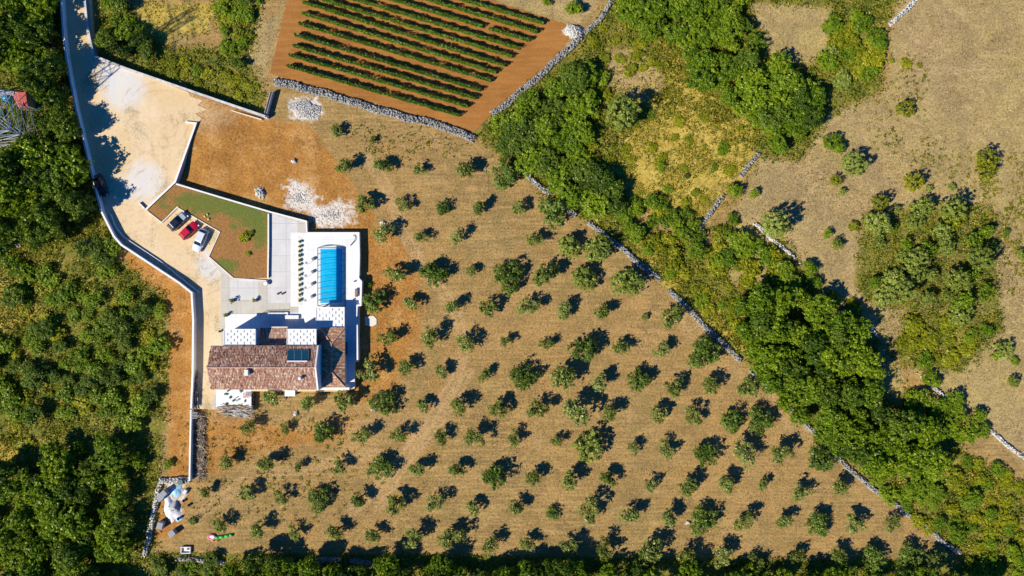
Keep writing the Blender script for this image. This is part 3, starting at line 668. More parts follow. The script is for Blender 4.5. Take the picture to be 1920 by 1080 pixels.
# ---- single bushes and trees one can point at
SINGLE = [
 ('dark',100,120,29,'tall dark tree overhanging the lane, upper one above the red hut',1.4),('dark',108,182,27,'tall dark tree overhanging the driveway wall right of the red hut',1.4),('dark',120,236,27,'tall dark tree overhanging the driveway wall below the red hut',1.4),('dark',128,292,27,'tall dark tree overhanging the driveway wall above the black car',1.4),
 ('ball',1170,211,35,'big round grey-green tree standing alone in the scrub right of the vineyard',1.1),
 ('ball',1454,422,29,'round grey-green tree beside the broken wall at the field edge',1.2),
 ('lush',1024,2,10,'small bush at the top edge above the vineyard corner',1),('lush',1078,17,18,'round dark green bush between the vineyard corner and the top edge',1.2),
 ('lush',1565,272,24,'leafy bush at the left side of the dry field, topmost of the cluster',.8),('ball',1602,308,26,'olive green bush in the middle of the field edge cluster',.8),
 ('spiky',1565,338,13,'small round deep green bush below the field edge cluster',.9),('grey',1580,360,10,'tiny bluish bush under the small round deep green bush',.9),
 ('spiky',1710,343,21,'yellow-green bush with a spiky shadow in the dry field',1),('grey',1741,354,9,'little grey bush touching the yellow-green field bush',.9),
 ('grey',1785,350,9,'tiny bush alone in the dry field left of the long bush',.9),('spiky',1847,296,22,'upper half of the long bush at the right of the dry field',1),('spiky',1849,322,20,'lower half of the long bush at the right of the dry field',1),
 ('spiky',1647,381,18,'round yellow-green bush above the big juniper clump',1.1),('grey',1681,393,10,'small bluish juniper right of the round yellow-green bush',1),('grey',1713,388,12,'small juniper above the big juniper clump',1),
 ('scrub',1602,426,14,'faint low bush left of the big juniper clump',.7),('lush',1553,436,12,'small bush in the field, upper of a close pair',1),('grey',1571,458,14,'bluish bush in the field, lower of a close pair',1),
 ('lush',1522,505,18,'green bush by the broken wall above the yellow scrub',1.1),('dark',1887,437,9,'dark sparse shrub at the right margin of the dry field',.6),
 ('ball',1838,485,25,'round pale juniper at the right end of the big juniper clump',1),('scrub',1697,122,13,'thin straggly bush high in the dry field',.6),('scrub',1673,112,7,'tiny withered bush beside the thin straggly bush',.6),('scrub',1722,122,7,'tiny brown bush right of the thin straggly bush',.6),
 ('spiky',1699,203,20,'olive green bush alone in the upper dry field',.55),('grey',1885,655,22,'grey half-bare bush at the right edge',.7),('lush',1870,668,12,'green bush left of the grey half-bare bush',.7),('lush',1904,676,10,'dark green bush right of the grey half-bare bush',.8),('grey',1901,716,12,'small round bluish bush at the right edge of the field',1),
 ('grey',1915,478,12,'bush cut by the right edge beside the juniper clump',1),('lush',1748,714,20,'green bush right of the yellow scrub at the field corner',.9),
 ('dark',445,118,14,'small dark bush in the dry grass left of the vineyard',.8),('dark',460,1,12,'dark bush at the top edge left of the vineyard',.8),
 ('lush',636,244,8,'little bush below the rubble heap',.8),
 ('lush',1378,355,17,'green bush beside the lower end of the slanting stone wall',.9),('lush',1414,362,12,'small bush right of the slanting stone wall',.9),('lush',1374,410,14,'bush below the slanting stone wall end',.9),
 ('lush',1240,310,12,'small green bush in the middle of the yellow grass',.6),('dark',1288,330,6,'tiny dark shrub in the yellow grass',.6),
 ('lush',691,535,7,'little shrub growing at the right foot of the terrace wall',.7),
 ('dark',360,978,9,'dark trailing shrub between the block pallets and the orchard',.4),
 ('lush',315,872,12,'small bush at the lower end of the red earth strip',.7),
]
for kind, x, y, r, lab, hs in SINGLE: plant(kind, x, y, r, lab, None, hs=hs)
for kind, x, y, r, lab in (('scrub',457,441,13,'low bush in the middle of the garden bed'),('lush',470,438,7,'small dark shrub beside the low bush in the garden bed'),('scrub',465,474,7,'tiny green shrub in the lower garden bed')):
    plant(kind, x, y, r, lab, None, base_z=PL+.1, hs=.7)

# ---- woods and scrub: polygons filled tree by tree
def fill(poly, step, rr, kinds, seed, jitter=.34):
    rg = random.Random(seed); xs = [p[0] for p in poly]; ys = [p[1] for p in poly]; out = []; row = 0
    y = min(ys)
    while y < max(ys):
        x = min(xs) + (step/2 if row % 2 else 0)
        while x < max(xs):
            px = x + rg.uniform(-1,1)*step*jitter; py = y + rg.uniform(-1,1)*step*jitter
            if inside(poly, np.array([px]), np.array([py]))[0]:
                kd = rg.choices([k[0] for k in kinds], [k[1] for k in kinds])[0]
                out.append((kd, px, py, rg.uniform(*rr)))
            x += step
        y += step*.86; row += 1
    return out
WOODS = [
 ('the west wood left of the lane', [(-50,-40),(96,-60),(100,60),(112,150),(75,150),(20,120),(-50,120)], 40, (22,31), [('dark',4),('broad',4)], 1, 1.35),
 ('the west wood beside the red hut', [(72,150),(112,150),(122,215),(130,270),(76,270),(80,200)], 36, (20,27), [('dark',3),('broad',3)], 2, 1.3),
 ('the west wood beside the parked black car', [(-50,268),(20,275),(130,268),(142,330),(150,380),(120,430),(40,455),(-50,450)], 40, (22,32), [('dark',5),('broad',3)], 3, 1.3),
 ('the thicket right of the lane wall', [(188,0),(235,-10),(244,50),(290,75),(290,105),(235,100),(194,88)], 26, (13,19), [('dark',3),('lush',3)], 4, .8),
 ('the bright scrub left of the vineyard track', [(415,-20),(490,-20),(480,60),(430,100),(395,70),(400,30)], 24, (11,17), [('scrub',3),('lush',3)], 5, .55),
 ('the scrub under the long yard wall', [(300,115),(420,120),(490,160),(490,205),(420,180),(310,140)], 26, (9,14), [('scrub',3),('lush',1)], 6, .5),
 ('the bushes below the wall bend', [(150,450),(205,445),(225,480),(200,530),(160,520)], 26, (13,19), [('dark',2),('lush',2)], 7, .7),
 ('the upper thicket left of the red earth strip', [(10,490),(60,480),(110,520),(190,540),(265,545),(310,580),(310,640),(180,640),(60,620),(20,560)], 32, (12,21), [('lush',6),('dark',3),('scrub',2)], 8, .62),
 ('the lower thicket left of the red earth strip', [(-40,640),(60,630),(300,650),(290,740),(275,800),(110,800),(60,780),(-40,760)], 32, (12,21), [('lush',6),('dark',3),('scrub',2)], 9, .68),
 ('the bottom left wood', [(-50,880),(60,850),(110,830),(270,835),(275,880),(240,930),(235,1000),(250,1110),(-50,1110)], 40, (16,28), [('dark',2),('broad',5),('lush',2)], 10, 1.05),
 ('the bottom hedge left half', [(415,1050),(900,1058),(900,1110),(415,1110)], 31, (16,22), [('dark',2),('broad',4),('lush',1)], 11, 1.45),
 ('the bottom hedge right half', [(900,1062),(1840,1076),(1900,1112),(900,1112)], 31, (16,22), [('dark',2),('broad',4),('lush',1)], 12, 1.45),
 ('the dark wood right of the vineyard wall', [(918,225),(985,170),(1030,175),(1080,105),(1112,120),(1100,190),(1110,270),(1150,350),(1165,400),(1140,415),(1060,365),(990,310),(925,265)], 33, (19,27), [('dark',3),('broad',4)], 13, .72),
 ('the shrubs above the orchard wall', [(1170,385),(1235,375),(1330,420),(1320,470),(1270,500),(1215,480),(1160,430)], 28, (13,20), [('lush',4),('broad',2),('scrub',2)], 14, .75),
 ('the upper east wood by the top edge', [(1130,30),(1190,-30),(1400,-30),(1400,60),(1440,100),(1330,90),(1240,70),(1200,60)], 31, (16,24), [('broad',5),('lush',2),('dark',1)], 15, .8),
 ('the upper east wood above the slanting wall', [(1240,75),(1330,90),(1440,105),(1535,140),(1545,200),(1495,280),(1430,270),(1400,215),(1330,160),(1260,110)], 33, (18,26), [('broad',6),('dark',1),('lush',1)], 16, .85),
 ('the bright bushes beside the pale top wall', [(1560,25),(1620,30),(1660,50),(1650,150),(1590,170),(1545,120)], 27, (14,21), [('scrub',2),('lush',4),('grey',1)], 17, .55),
 ('the scrub left of the round grey tree', [(1060,190),(1130,120),(1140,190),(1120,260),(1160,330),(1110,320),(1080,260)], 26, (10,16), [('scrub',4),('lush',1)], 18, .6),
 ('the scrub around the broken wall', [(1340,430),(1420,450),(1500,500),(1560,540),(1640,600),(1620,630),(1540,560),(1430,530),(1340,500)], 30, (13,22), [('lush',4),('scrub',3),('broad',1)], 19, .7),
 ('the east wood beside the orchard wall', [(1385,560),(1440,545),(1530,560),(1620,625),(1660,690),(1660,750),(1560,760),(1450,760),(1425,700),(1395,650)], 34, (19,27), [('broad',6),('dark',2)], 20, 1.25),
 ('the east wood below the orchard corner', [(1460,765),(1560,765),(1660,755),(1720,780),(1790,860),(1750,890),(1640,890),(1560,830)], 34, (19,27), [('broad',6),('dark',2)], 21, 1.15),
 ('the lower right wood', [(1625,895),(1800,890),(1870,960),(1990,1000),(1990,1110),(1850,1110),(1800,1030),(1700,960)], 32, (13,22), [('broad',2),('lush',4),('scrub',4)], 22, .6),
 ('the bushes left of the lower dry field', [(1690,740),(1760,730),(1830,760),(1860,810),(1800,830),(1720,790)], 28, (13,21), [('broad',3),('lush',3)], 23, .8),
 ('the upper part of the big juniper clump', [(1640,410),(1700,390),(1760,385),(1850,385),(1865,440),(1850,500),(1760,490),(1660,480),(1620,445)], 40, (11,23), [('grey',3),('ball',2),('spiky',1),('lush',2)], 24, 1.05),
 ('the lower part of the big juniper clump', [(1615,510),(1680,490),(1780,500),(1860,520),(1880,580),(1800,600),(1700,580),(1630,565)], 40, (11,23), [('grey',3),('ball',2),('spiky',1),('lush',2)], 25, 1.1),
 ('the yellow scrub below the juniper clump', [(1700,600),(1790,600),(1870,610),(1850,650),(1800,690),(1710,690),(1690,650)], 28, (12,20), [('scrub',5),('lush',1)], 26, .6),
 ('the scrub in the lower right corner', [(1810,860),(1900,880),(1990,900),(1990,1000),(1880,960),(1820,910)], 34, (11,18), [('scrub',4),('lush',1)], 27, .5),
 ('the scrub above the yellow grass', [(1150,0),(1130,60),(1230,90),(1260,150),(1200,150),(1130,110),(1105,70)], 30, (9,15), [('scrub',4),('lush',1)], 28, .5),
 ('the scrub along the orchard wall', [(1210,490),(1290,500),(1370,560),(1390,620),(1360,620),(1290,550)], 30, (10,16), [('scrub',4),('lush',2)], 29, .55),
 ('the yellow grass clearing', [(1180,230),(1240,190),(1400,240),(1400,290),(1320,390),(1300,420),(1200,380),(1165,310)], 46, (7,13), [('scrub',4),('lush',1)], 31, .4),
 ('the tall grass below the slanting wall', [(1250,490),(1330,470),(1450,560),(1420,580),(1330,570)], 38, (8,14), [('scrub',4)], 32, .45),
 ('the low bushes behind the white trough', [(275,1052),(410,1050),(415,1110),(265,1110)], 27, (11,17), [('lush',3),('dark',2)], 34, .55),
 ('the undergrowth beneath the pylon', [(-30,200),(10,196),(60,210),(68,262),(-30,270)], 24, (8,12), [('dark',3),('lush',1)], 33, .4),
 ('the scrub in the left bottom clearing', [(10,800),(110,805),(90,840),(10,850)], 30, (10,15), [('scrub',3)], 30, .5),
]
TW = {'broad': 'mid green broad tree', 'dark': 'dark green tree', 'lush': 'bright leafy bush', 'scrub': 'low yellow-green bush', 'grey': 'grey-green spiky juniper', 'ball': 'round grey-green tree', 'spiky': 'round yellow-green bush'}
for (zname, poly, step, rr, kinds, seed, hs) in WOODS:
    items = fill(poly, step, (rr[0]*1.12, rr[1]*1.2), kinds, seed)
    ys = sorted(i[2] for i in items); per = 6; nb = max(1, round(len(items)/per))
    items.sort(key=lambda i: i[2]); bands = [items[int(len(items)*b/nb):int(len(items)*(b+1)/nb)] for b in range(nb)]
    short = zname.replace('the ', '', 1)
    for b, band in enumerate(bands):
        band.sort(key=lambda i: i[1])
        for c, (kd, x, y, r) in enumerate(band):
            lab = '%s, %s from left in tier %s of %s' % (TW[kd], ordw(c+1), ['one','two','three','four','five','six','seven','eight','nine','ten'][min(b,9)], zname)
            if len(lab.split()) > 16: lab = '%s, %s in tier %s of %s' % (TW[kd].split(' ',1)[1], ordw(c+1), b+1, zname)
            plant(kd, x, y, r, lab, 'trees and bushes of ' + short, hs=hs)

# ---- vine rows
VR = [((540,124),(862,217)),((544,104),(877,200)),((550,86),(892,185)),((554,66),(902,170)),((561,45),(920,152)),((566,25),(930,137)),((569,5),(947,124)),
      ((575,-5-4),(960,107)),((580,-26),(975,92)),((584,-45),(993,77)),((588,-63),(1008,61)),((592,-80),(1019,45))]
for i, (a, b) in enumerate(VR):
    rg = np.random.default_rng(300+i); A = np.array(P(*a, .5)); B = np.array(P(*b, .5)); L = np.linalg.norm(B[:2]-A[:2]); n = int(L*210)
    u = rg.uniform(0, 1, n); keepm = np.ones(n, bool)
    if i == 9: keepm = (np.abs(u-.80) > .014)
    t = (B-A)/np.linalg.norm(B-A); nn = np.array([-t[1], t[0], 0])
    wid = .25 + .07*np.sin(u*L*1.7+i)*np.sin(u*L*.61) ; ht = 1.35 + .15*np.sin(u*L*2.3+i*2)
    thin = (np.sin(u*L*.9+i*3)+np.sin(u*L*.23+i)) < -1.55
    keepm &= ~(thin & (rg.uniform(0,1,n) < .6))
    ang = rg.uniform(0, 2*np.pi, n)
    c = A[None]*0 + np.outer(u, B-A); c[:,2] = .25 + (np.sin(ang)*.5+.5)*ht*rg.uniform(.6,1,n)
    c += nn[None]*(np.cos(ang)*wid*rg.uniform(.3,1.15,n))[:,None]
    c = c[keepm]; m = len(c); nrm = rg.normal(size=(m,3))*.7 + np.array([0,0,.6]); s = rg.uniform(.08,.17,m)
    V, F = rotquads(c, nrm, s, s*.8, rg)
    root = empty('vine_row', (A[0], A[1], .1), 0, '%s green vine row up from the thick stone wall, on red soil' % ordw(i+1), 'vine row', 'vine rows in the vineyard')
    np_mesh('foliage', V, F, M['leaf_vine'], np.repeat(np.clip(rg.normal(.5,.22,m),0,1),4), root)
    mb = MB()
    for k in range(int(L/1.1)):
        p = Vector(A*0 + (B-A)*((k+.4)*1.1/L)); mb.tube((p.x,p.y,-.1),(p.x+rg.uniform(-.05,.05),p.y,.6),.035,.02,5)
    mb.build('vine_stems', M['bark'], root)

# ---- ground cover and dry grass that nobody could count
def cover(name, zones, dens, hgt, size, mat, seed, thr=.35, excl=None, tonek=1.0, lf=.07, per=5, tuft=.35):
    rg = np.random.default_rng(seed); cs = []; Ts = []
    xs = []; ys = []
    for poly, soft, wt in zones:
        x0, x1 = min(p[0] for p in poly), max(p[0] for p in poly); y0, y1 = min(p[1] for p in poly), max(p[1] for p in poly)
        x0, x1, y0, y1 = max(x0,-80), min(x1,2000), max(y0,-80), min(y1,1160)
        n = int((x1-x0)*(y1-y0)/100*dens*5*wt); x = rg.uniform(x0,x1,n); y = rg.uniform(y0,y1,n)
        k = zone(poly, soft, x, y) > rg.uniform(.1,.8,n); xs.append(x[k]); ys.append(y[k])
    x = np.concatenate(xs); y = np.concatenate(ys)
    pat = np.array([mnoise.noise(Vector((a*.022, b*.022, seed))) + .5*mnoise.noise(Vector((a*.06, b*.06, 3+seed))) for a, b in zip(x, y)])
    if name != 'dry_grass':
        cl = np.zeros(len(x))
        for poly, soft, wt in CLEAR: cl = np.maximum(cl, wt*zone(poly, soft, x, y))
        k = cl < rg.uniform(.1,1,len(x)); x, y, pat = x[k], y[k], pat[k]
    k = pat > rg.normal(thr-.5, .16, len(x)); x, y, pat = x[k], y[k], pat[k]
    ex = inside(DRIVE, x, y) | inside(VPOLY, x, y)
    x, y, pat = x[~ex], y[~ex], pat[~ex]
    wx, wy = (x-960)/10, (540-y)/10; n = len(x)
    bx = np.repeat(wx, per) + rg.normal(0, tuft*.6, n*per); by = np.repeat(wy, per) + rg.normal(0, tuft*.6, n*per)
    hh = np.repeat(hgt*(.5+rg.uniform(0,1,n)**2), per)*rg.uniform(.15,1,n*per)
    c = np.stack([bx, by, hh], -1); nrm = rg.normal(size=c.shape)*.8 + np.array([0,0,.5])
    s = rg.uniform(.5,1.3,n*per)*size; V, F = rotquads(c, nrm, s, s*.6, rg)
    tone = np.clip(.5 - tonek*np.repeat(pat,per)*.5 + rg.normal(0,.16,n*per), 0, 1)
    o = np_mesh(name, V, F, M[mat], np.repeat(tone,4)); o['kind'] = 'stuff'; return o
DRIVE = WESTW + [(405,768),(405,733),(665,728),(675,437),(576,437),(576,414),(330,342),(369,231),(352,172),(176,103),(160,-90)]
VPOLY = [(556,-90),(540,-5),(500,140),(890,262),(925,210),(1066,72),(1060,45),(860,-40),(760,-90)]
tag(cover('scrub_ground_cover', GREEN, 1.15, .55, .17, 'cover', 41, thr=.25), 'yellow-green weeds and brambles between the bushes', 'ground cover')
tag(cover('green_ground_cover', GREEN, .6, .7, .17, 'coverdark', 42, thr=.45), 'darker green low plants between the bushes', 'ground cover')
tag(cover('yellow_grass', YELL, 2.2, .35, .14, 'cover', 43, thr=.3, tonek=-.2), 'tall golden grass with green weeds', 'grass')
tag(cover('dry_grass', FIELD, .9, .16, .10, 'dry', 44, thr=.1, per=4), 'dry straw coloured grass of the open field', 'grass')
ORCH = [([(500,235),(890,265),(985,335),(1430,720),(1800,1045),(340,1040),(350,900),(380,770),(660,740),(690,440),(600,300)],10,1.)]
tag(cover('orchard_grass', ORCH, .5, .12, .085, 'dry', 45, thr=.15, per=4), 'short mown dry grass between the olive trees', 'grass')
FW = [([(1600,240),(1700,240),(1915,330),(1915,480),(1850,420),(1700,300)],30,.5),([(1830,300),(1990,280),(1990,480),(1890,560),(1870,440)],14,1.),([(1640,100),(1740,100),(1740,240),(1640,200)],30,.4),([(330,775),(480,780),(700,800),(600,1000),(380,980)],40,.25)]
tag(cover('low_shrublets', FW, .75, .32, .14, 'cover', 46, thr=.35, per=9, tuft=.28), 'scattered tiny tufts in the dry field', 'ground cover')

# ================================================================ the house
house = empty('villa', P(500, 690, PL)*1.0, 0, 'white villa with brown clay tile roofs, white roof slabs and solar panels', 'house')
hl = house.location.copy()
def hp(px, py, h): q = P(px, py, h); return Vector((q.x-hl.x, q.y-hl.y, h-hl.z))
def hbuild(mb, name, mat, parent=house, **k): return mb.build(name, mat, parent, **k)
EV, RD = 6.4, 8.2
nw, ne, sw, se = hp(395,648,EV), hp(595,648,EV), hp(395,730,EV), hp(595,731,EV)
rw, re = hp(389.5,689,RD), hp(591,689,RD)
rw.x = nw.x; re.x = ne.x
# walls of the main body
b = MB(); ins = .35
b.prism([(nw.x+ins, nw.y-ins), (ne.x-.05, ne.y-ins), (se.x-.05, se.y+ins), (sw.x+ins, sw.y+ins)], PL-hl.z-.3, EV-hl.z-.18)
for xx in (nw.x+ins,):   # gable triangle under the tiles
    b.add([(xx, nw.y-ins, EV-hl.z-.2),(xx, sw.y+ins, EV-hl.z-.2),(xx, rw.y, RD-hl.z-.25),(xx+.3, nw.y-ins, EV-hl.z-.2),(xx+.3, sw.y+ins, EV-hl.z-.2),(xx+.3, rw.y, RD-hl.z-.25)], [(0,1,2),(5,4,3),(0,3,4,1),(1,4,5,2),(2,5,3,0)])
hbuild(b, 'wall', M['white'])
def slope(mb, a, b_, c, d, th=.14, rib=False):
    """thick roof plane a-b eave, c-d ridge"""
    vs = [a, b_, c, d] + [p - Vector((0,0,th)) for p in (a, b_, c, d)]
    mb.add(vs, [(0,1,2,3),(7,6,5,4),(0,4,5,1),(1,5,6,2),(2,6,7,3),(3,7,4,0)])
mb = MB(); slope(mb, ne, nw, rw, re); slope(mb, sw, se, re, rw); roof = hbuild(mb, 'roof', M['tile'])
mb = MB(); mb.tube(rw+Vector((-.02,0,.0)), re+Vector((0,0,.0)), .13, .13, 8); hbuild(mb, 'ridge_cap', M['ridge'], roof)
# bright irregular raised tiles, a little relief
rg = random.Random(8); mb = MB()
for side in (0, 1):
    e0, e1, r0 = (nw, ne, rw) if side == 0 else (sw, se, rw)
    for k in range(520):
        u = rg.random(); v = rg.uniform(.03,.97); x = e0.x + (e1.x-e0.x)*u; y = e0.y + (r0.y-e0.y)*v; z = e0.z + (r0.z-e0.z)*v
        a = math.atan2(r0.z-e0.z, (r0.y-e0.y))
        mb.box((x, y, z+.035), (.17, .36, .05), 0, Matrix.Rotation(a if side else a-math.pi, 3, 'X'))
hbuild(mb, 'raised_tiles', M['tile'], roof)
# east gable parapet (white coping over a white wall)
pe = MB(); x0 = ne.x - .02
prof = [(ne.y+.05, EV-hl.z+.18), (re.y, RD-hl.z+.2), (se.y-.05, EV-hl.z+.18)]
vs = []
for dx in (0, .28):
    vs += [(x0+dx, prof[0][0], PL-hl.z), (x0+dx, *prof[0]), (x0+dx, *prof[1]), (x0+dx, *prof[2]), (x0+dx, prof[2][0], PL-hl.z)]
pe.add(vs, [(0,1,2,3,4),(9,8,7,6,5),(1,6,7,2),(2,7,8,3),(0,5,6,1),(3,8,9,4),(4,9,5,0)])
hbuild(pe, 'gable_parapet', M['white'])
# chimneys
for (x, y, wx, wy, hh) in ((463.5,698,.62,.95,1.15),(562,709.5,.42,.42,.8)):
    q = hp(x, y, RD); base = EV-hl.z+.5
    c = MB().box((q.x, q.y, base+(.3+hh)/2+.1), (wx, wy, hh+1.0)).build('chimney', M['white'], roof)
    MB().box((q.x, q.y, base+hh+.62), (wx+.12, wy+.12, .08)).build('chimney_cap', M['coping'], c)
# solar collectors with a white tube rail, lying on the north slope
tz = lambda y: EV + (RD-EV)*( (y-648)/41.0)
for k in range(3):
    xa, xb = 538.5+k*13.7, 538.5+(k+1)*13.7-.9
    ps = [hp(xa,656,tz(656)+.25), hp(xb,656,tz(656)+.25), hp(xb,675.5,tz(675)+.25), hp(xa,675.5,tz(675)+.25)]
    mb = MB(); vs = ps + [p - Vector((0,0,.09)) for p in ps]
    mb.add(vs, [(3,2,1,0),(4,5,6,7),(0,1,5,4),(1,2,6,5),(2,3,7,6),(3,0,4,7)])
    s_ = hbuild(mb, 'solar_panel', M['solar'])
    fr = MB()
    for a, b_ in ((0,1),(1,2),(2,3),(3,0)): fr.tube(ps[a], ps[b_], .015, .015, 4)
    fr.build('panel_frame', M['galv'], s_)
mb = MB().tube(hp(538,677,tz(677)+.3), hp(576,677,tz(677)+.3), .13, .13, 8); hbuild(mb, 'tank_rail', M['lamp'])
# flat white roof slabs with staggered slots
def slotted(name, x0, y0, x1, y1, h, parent, rows, pitch, slot=.15, th=.16):
    a, b_ = hp(x0, y1, h), hp(x1, y0, h); W, D = b_.x-a.x, b_.y-a.y; mb = MB(); rh = D/rows
    for r in range(rows):
        yc = a.y + (r+.5)*rh; x = a.x; off = pitch*(.5 if r % 2 else 1.0); g_ = a.x + off
        while x < b_.x - .01:
            e = min(g_-slot/2, b_.x)
            if e > x: mb.box(((x+e)/2, yc, a.z-th/2), (e-x, rh*.999, th))
            x = g_+slot/2; g_ += pitch
        # solid bars closing the slot ends
    for r in range(rows+1):
        mb.box(((a.x+b_.x)/2, a.y + r*rh, a.z-th/2-.02), (W, .12, th-.0))
    for s_, c, d in ((0,((a.x+b_.x)/2, a.y-.06, a.z-.03),(W+.24,.12,.22)),(0,((a.x+b_.x)/2, b_.y+.06, a.z-.03),(W+.24,.12,.22)),(0,(a.x-.06,(a.y+b_.y)/2,a.z-.03),(.12,D,.22)),(0,(b_.x+.06,(a.y+b_.y)/2,a.z-.03),(.12,D,.22))):
        mb.box(c, d)
    return mb.build(name, M['white'], parent)
HA = 6.1
slotted('roof_slab', 421, 618, 478, 646, HA, house, 5, 1.18)
slotted('roof_slab', 539, 618, 592, 646.5, HA, house, 5, 1.18)
def hbox(name, x0, y0, x1, y1, h, z0, mat, parent=house):
    a, b_ = hp(x0, y1, h), hp(x1, y0, h)
    return MB().box(((a.x+b_.x)/2, (a.y+b_.y)/2, (z0-hl.z+a.z)/2), (b_.x-a.x, b_.y-a.y, a.z-(z0-hl.z))).build(name, mat, parent)
hbox('porch_wall_or_void', 422, 619.5, 433, 647, HA-.3, PL, M['white']); hbox('porch_wall_or_void', 466, 619.5, 477, 647, HA-.3, PL, M['white'])
hbox('porch_wall_or_void', 433.3, 619.5, 465.7, 623, HA-.3, PL, M['white'])
hbox('porch_wall_or_void', 541, 619.5, 591, 647, HA-.8, PL, M['wallface'])  # grey instead of white, so the void under the slots looks shaded
hbox('porch_wall_or_void', 434, 624, 465, 646.5, HA-.9, PL, M['wallface'])  # grey block added under the slots, its tone standing in for shade
hbox('step_roof', 479, 616, 486, 648, 4.4, PL, M['wallface'])
hbox('eaves_board', 487, 612.5, 539, 614.4, 3.8, 3.65, M['kerb'])
# lower tiled lean-to between the slabs
mb = MB(); slope(mb, hp(539,614.5,3.8), hp(487,614.5,3.8), hp(487,648,4.6), hp(539,648,4.6)); hbuild(mb, 'lean_to_roof', M['tile'])
hbox('porch_wall_or_void', 488, 618, 538, 647, 3.6, PL, M['white'])
# windows and doors on the walls one can see from the side
for (x, n_, zz) in ((450,'window',2.6),(505,'window',2.6),(560,'window',2.6)):
    q = hp(x, 729, 3.0); f = MB().box((q.x, sw.y+ins-.03, zz-hl.z), (1.4,.08,1.3)).build('window', M['glass'], house)
    MB().box((q.x, sw.y+ins-.10, zz-hl.z-.68), (1.6,.2,.06)).build('window_sill', M['coping'], f)
for x in (510,):
    q = hp(x, 618, 2.2); d_ = MB().box((q.x, q.y+.12, 2.25-hl.z), (2.2,.08,2.1)).build('door', M['glass'], house)
    MB().tube((q.x-.9,q.y+.2,2.2-hl.z),(q.x-.9,q.y+.2,2.5-hl.z),.03).build('handle', M['galv'], d_)
# east wing with a hipped roof
WE, WR = 4.0, 5.0
a_, b_, c_, d_ = hp(601,614,WE), hp(647,614,WE), hp(647,725,WE), hp(601,725,WE)
r1 = hp(620,645,WR); r2 = hp(620,697,WR); r1.x = r2.x = (a_.x+b_.x)/2
mb = MB()
hip = [(a_, b_, r1), (b_, c_, r2, r1), (c_, d_, r2), (d_, a_, r1, r2)]
V0 = [a_, b_, c_, d_, r1, r2]; V1 = [v - Vector((0,0,.14)) for v in V0]
mb.add(V0+V1, [(1,0,4),(2,1,4,5),(3,2,5),(0,3,5,4),(6,7,10),(7,8,11,10),(8,9,11),(9,6,10,11),(0,1,7,6),(1,2,8,7),(2,3,9,8),(3,0,6,9)])
wr = hbuild(mb, 'wing_roof', M['tile2'])
for p, q in ((a_,r1),(b_,r1),(c_,r2),(d_,r2),(r1,r2)):
    MB().tube(p+Vector((0,0,.03)), q+Vector((0,0,.03)), .12, .12, 7).build('hip_cap', M['ridge'], wr)
hbuild(MB().prism([(a_.x,a_.y-.25),(b_.x-.25,b_.y-.25),(c_.x-.25,c_.y+.25),(d_.x,d_.y+.25)], PL-hl.z-.2, WE-hl.z-.16), 'wing_wall', M['white'])
hbox('ledge', 597, 726.5, 655, 731, PL+1.6, PL-.5, M['white'])
q = hp(648,650,2.3); w_ = MB().box((b_.x-.22, a_.y-4.0, 2.2-hl.z), (.08, 2.4, 1.9)).build('window', M['glass'], house)
# pergola with slotted roof over the terrace
perg = empty('pergola', P(620,595,PL), 0, 'white slotted pergola roof on posts below the pool', 'pergola'); 
hl_save = hl; hl = perg.location.copy()
slotted('roof_slab', 593.5, 577, 645, 612, 3.6, perg, 6, 1.18)
for (x, y) in ((596,580),(642,580),(596,608),(642,608)):
    q = hp(x, y, 3.4); MB().box((q.x, q.y, (3.4-PL)/2), (.22,.22,3.4-PL)).build('post', M['white'], perg)
hl = hl_save
# small white service box below the house, steps and walls of the court
sb = empty('service_box', P(543,738,0), 0, 'small white box with flat lid against the lower house wall', 'service box')
q0 = sb.location; a = P(534,743,1.6)-q0; b_ = P(553,732,1.6)-q0
MB().box(((a.x+b_.x)/2,(a.y+b_.y)/2,.75),(b_.x-a.x-.15,b_.y-a.y-.15,1.5)).build('cabinet', M['wallface'], sb)
MB().box(((a.x+b_.x)/2,(a.y+b_.y)/2,1.56),(b_.x-a.x,b_.y-a.y,.1)).build('lid', M['white'], sb)
for (x0,y0,x1,y1,h,lab) in ((502,585,540,590,PL+.35,'upper white garden step on the courtyard edge'),(500,591,560,598,PL+.55,'broad white garden step left of the pergola')):
    a, b_ = P(x0,y1,h), P(x1,y0,h)
    o = MB().box(((a.x+b_.x)/2,(a.y+b_.y)/2,(PL+h)/2),(b_.x-a.x,b_.y-a.y,h-PL)).build('garden_step', M['paving'], bevel=.02); tag(o, lab, 'step')
# railing on the courtyard edge
rl = empty('railing', P(489,587,PL), 0, 'dark metal railing on the courtyard edge above the shaded court', 'railing')
A = P(489,587,PL+1)-rl.location; A.z = 0; B = P(532,586,PL+1)-rl.location; B.z = 0
MB().tube(A+Vector((0,0,1)), B+Vector((0,0,1)), .035).tube(A+Vector((0,0,.12)), B+Vector((0,0,.12)), .025).build('rail', M['dark'], rl)
mb = MB()
for k in range(22):
    p = A.lerp(B, k/21); mb.tube(p, p+Vector((0,0,1)), .022, .022, 4)
mb.build('balusters', M['dark'], rl)

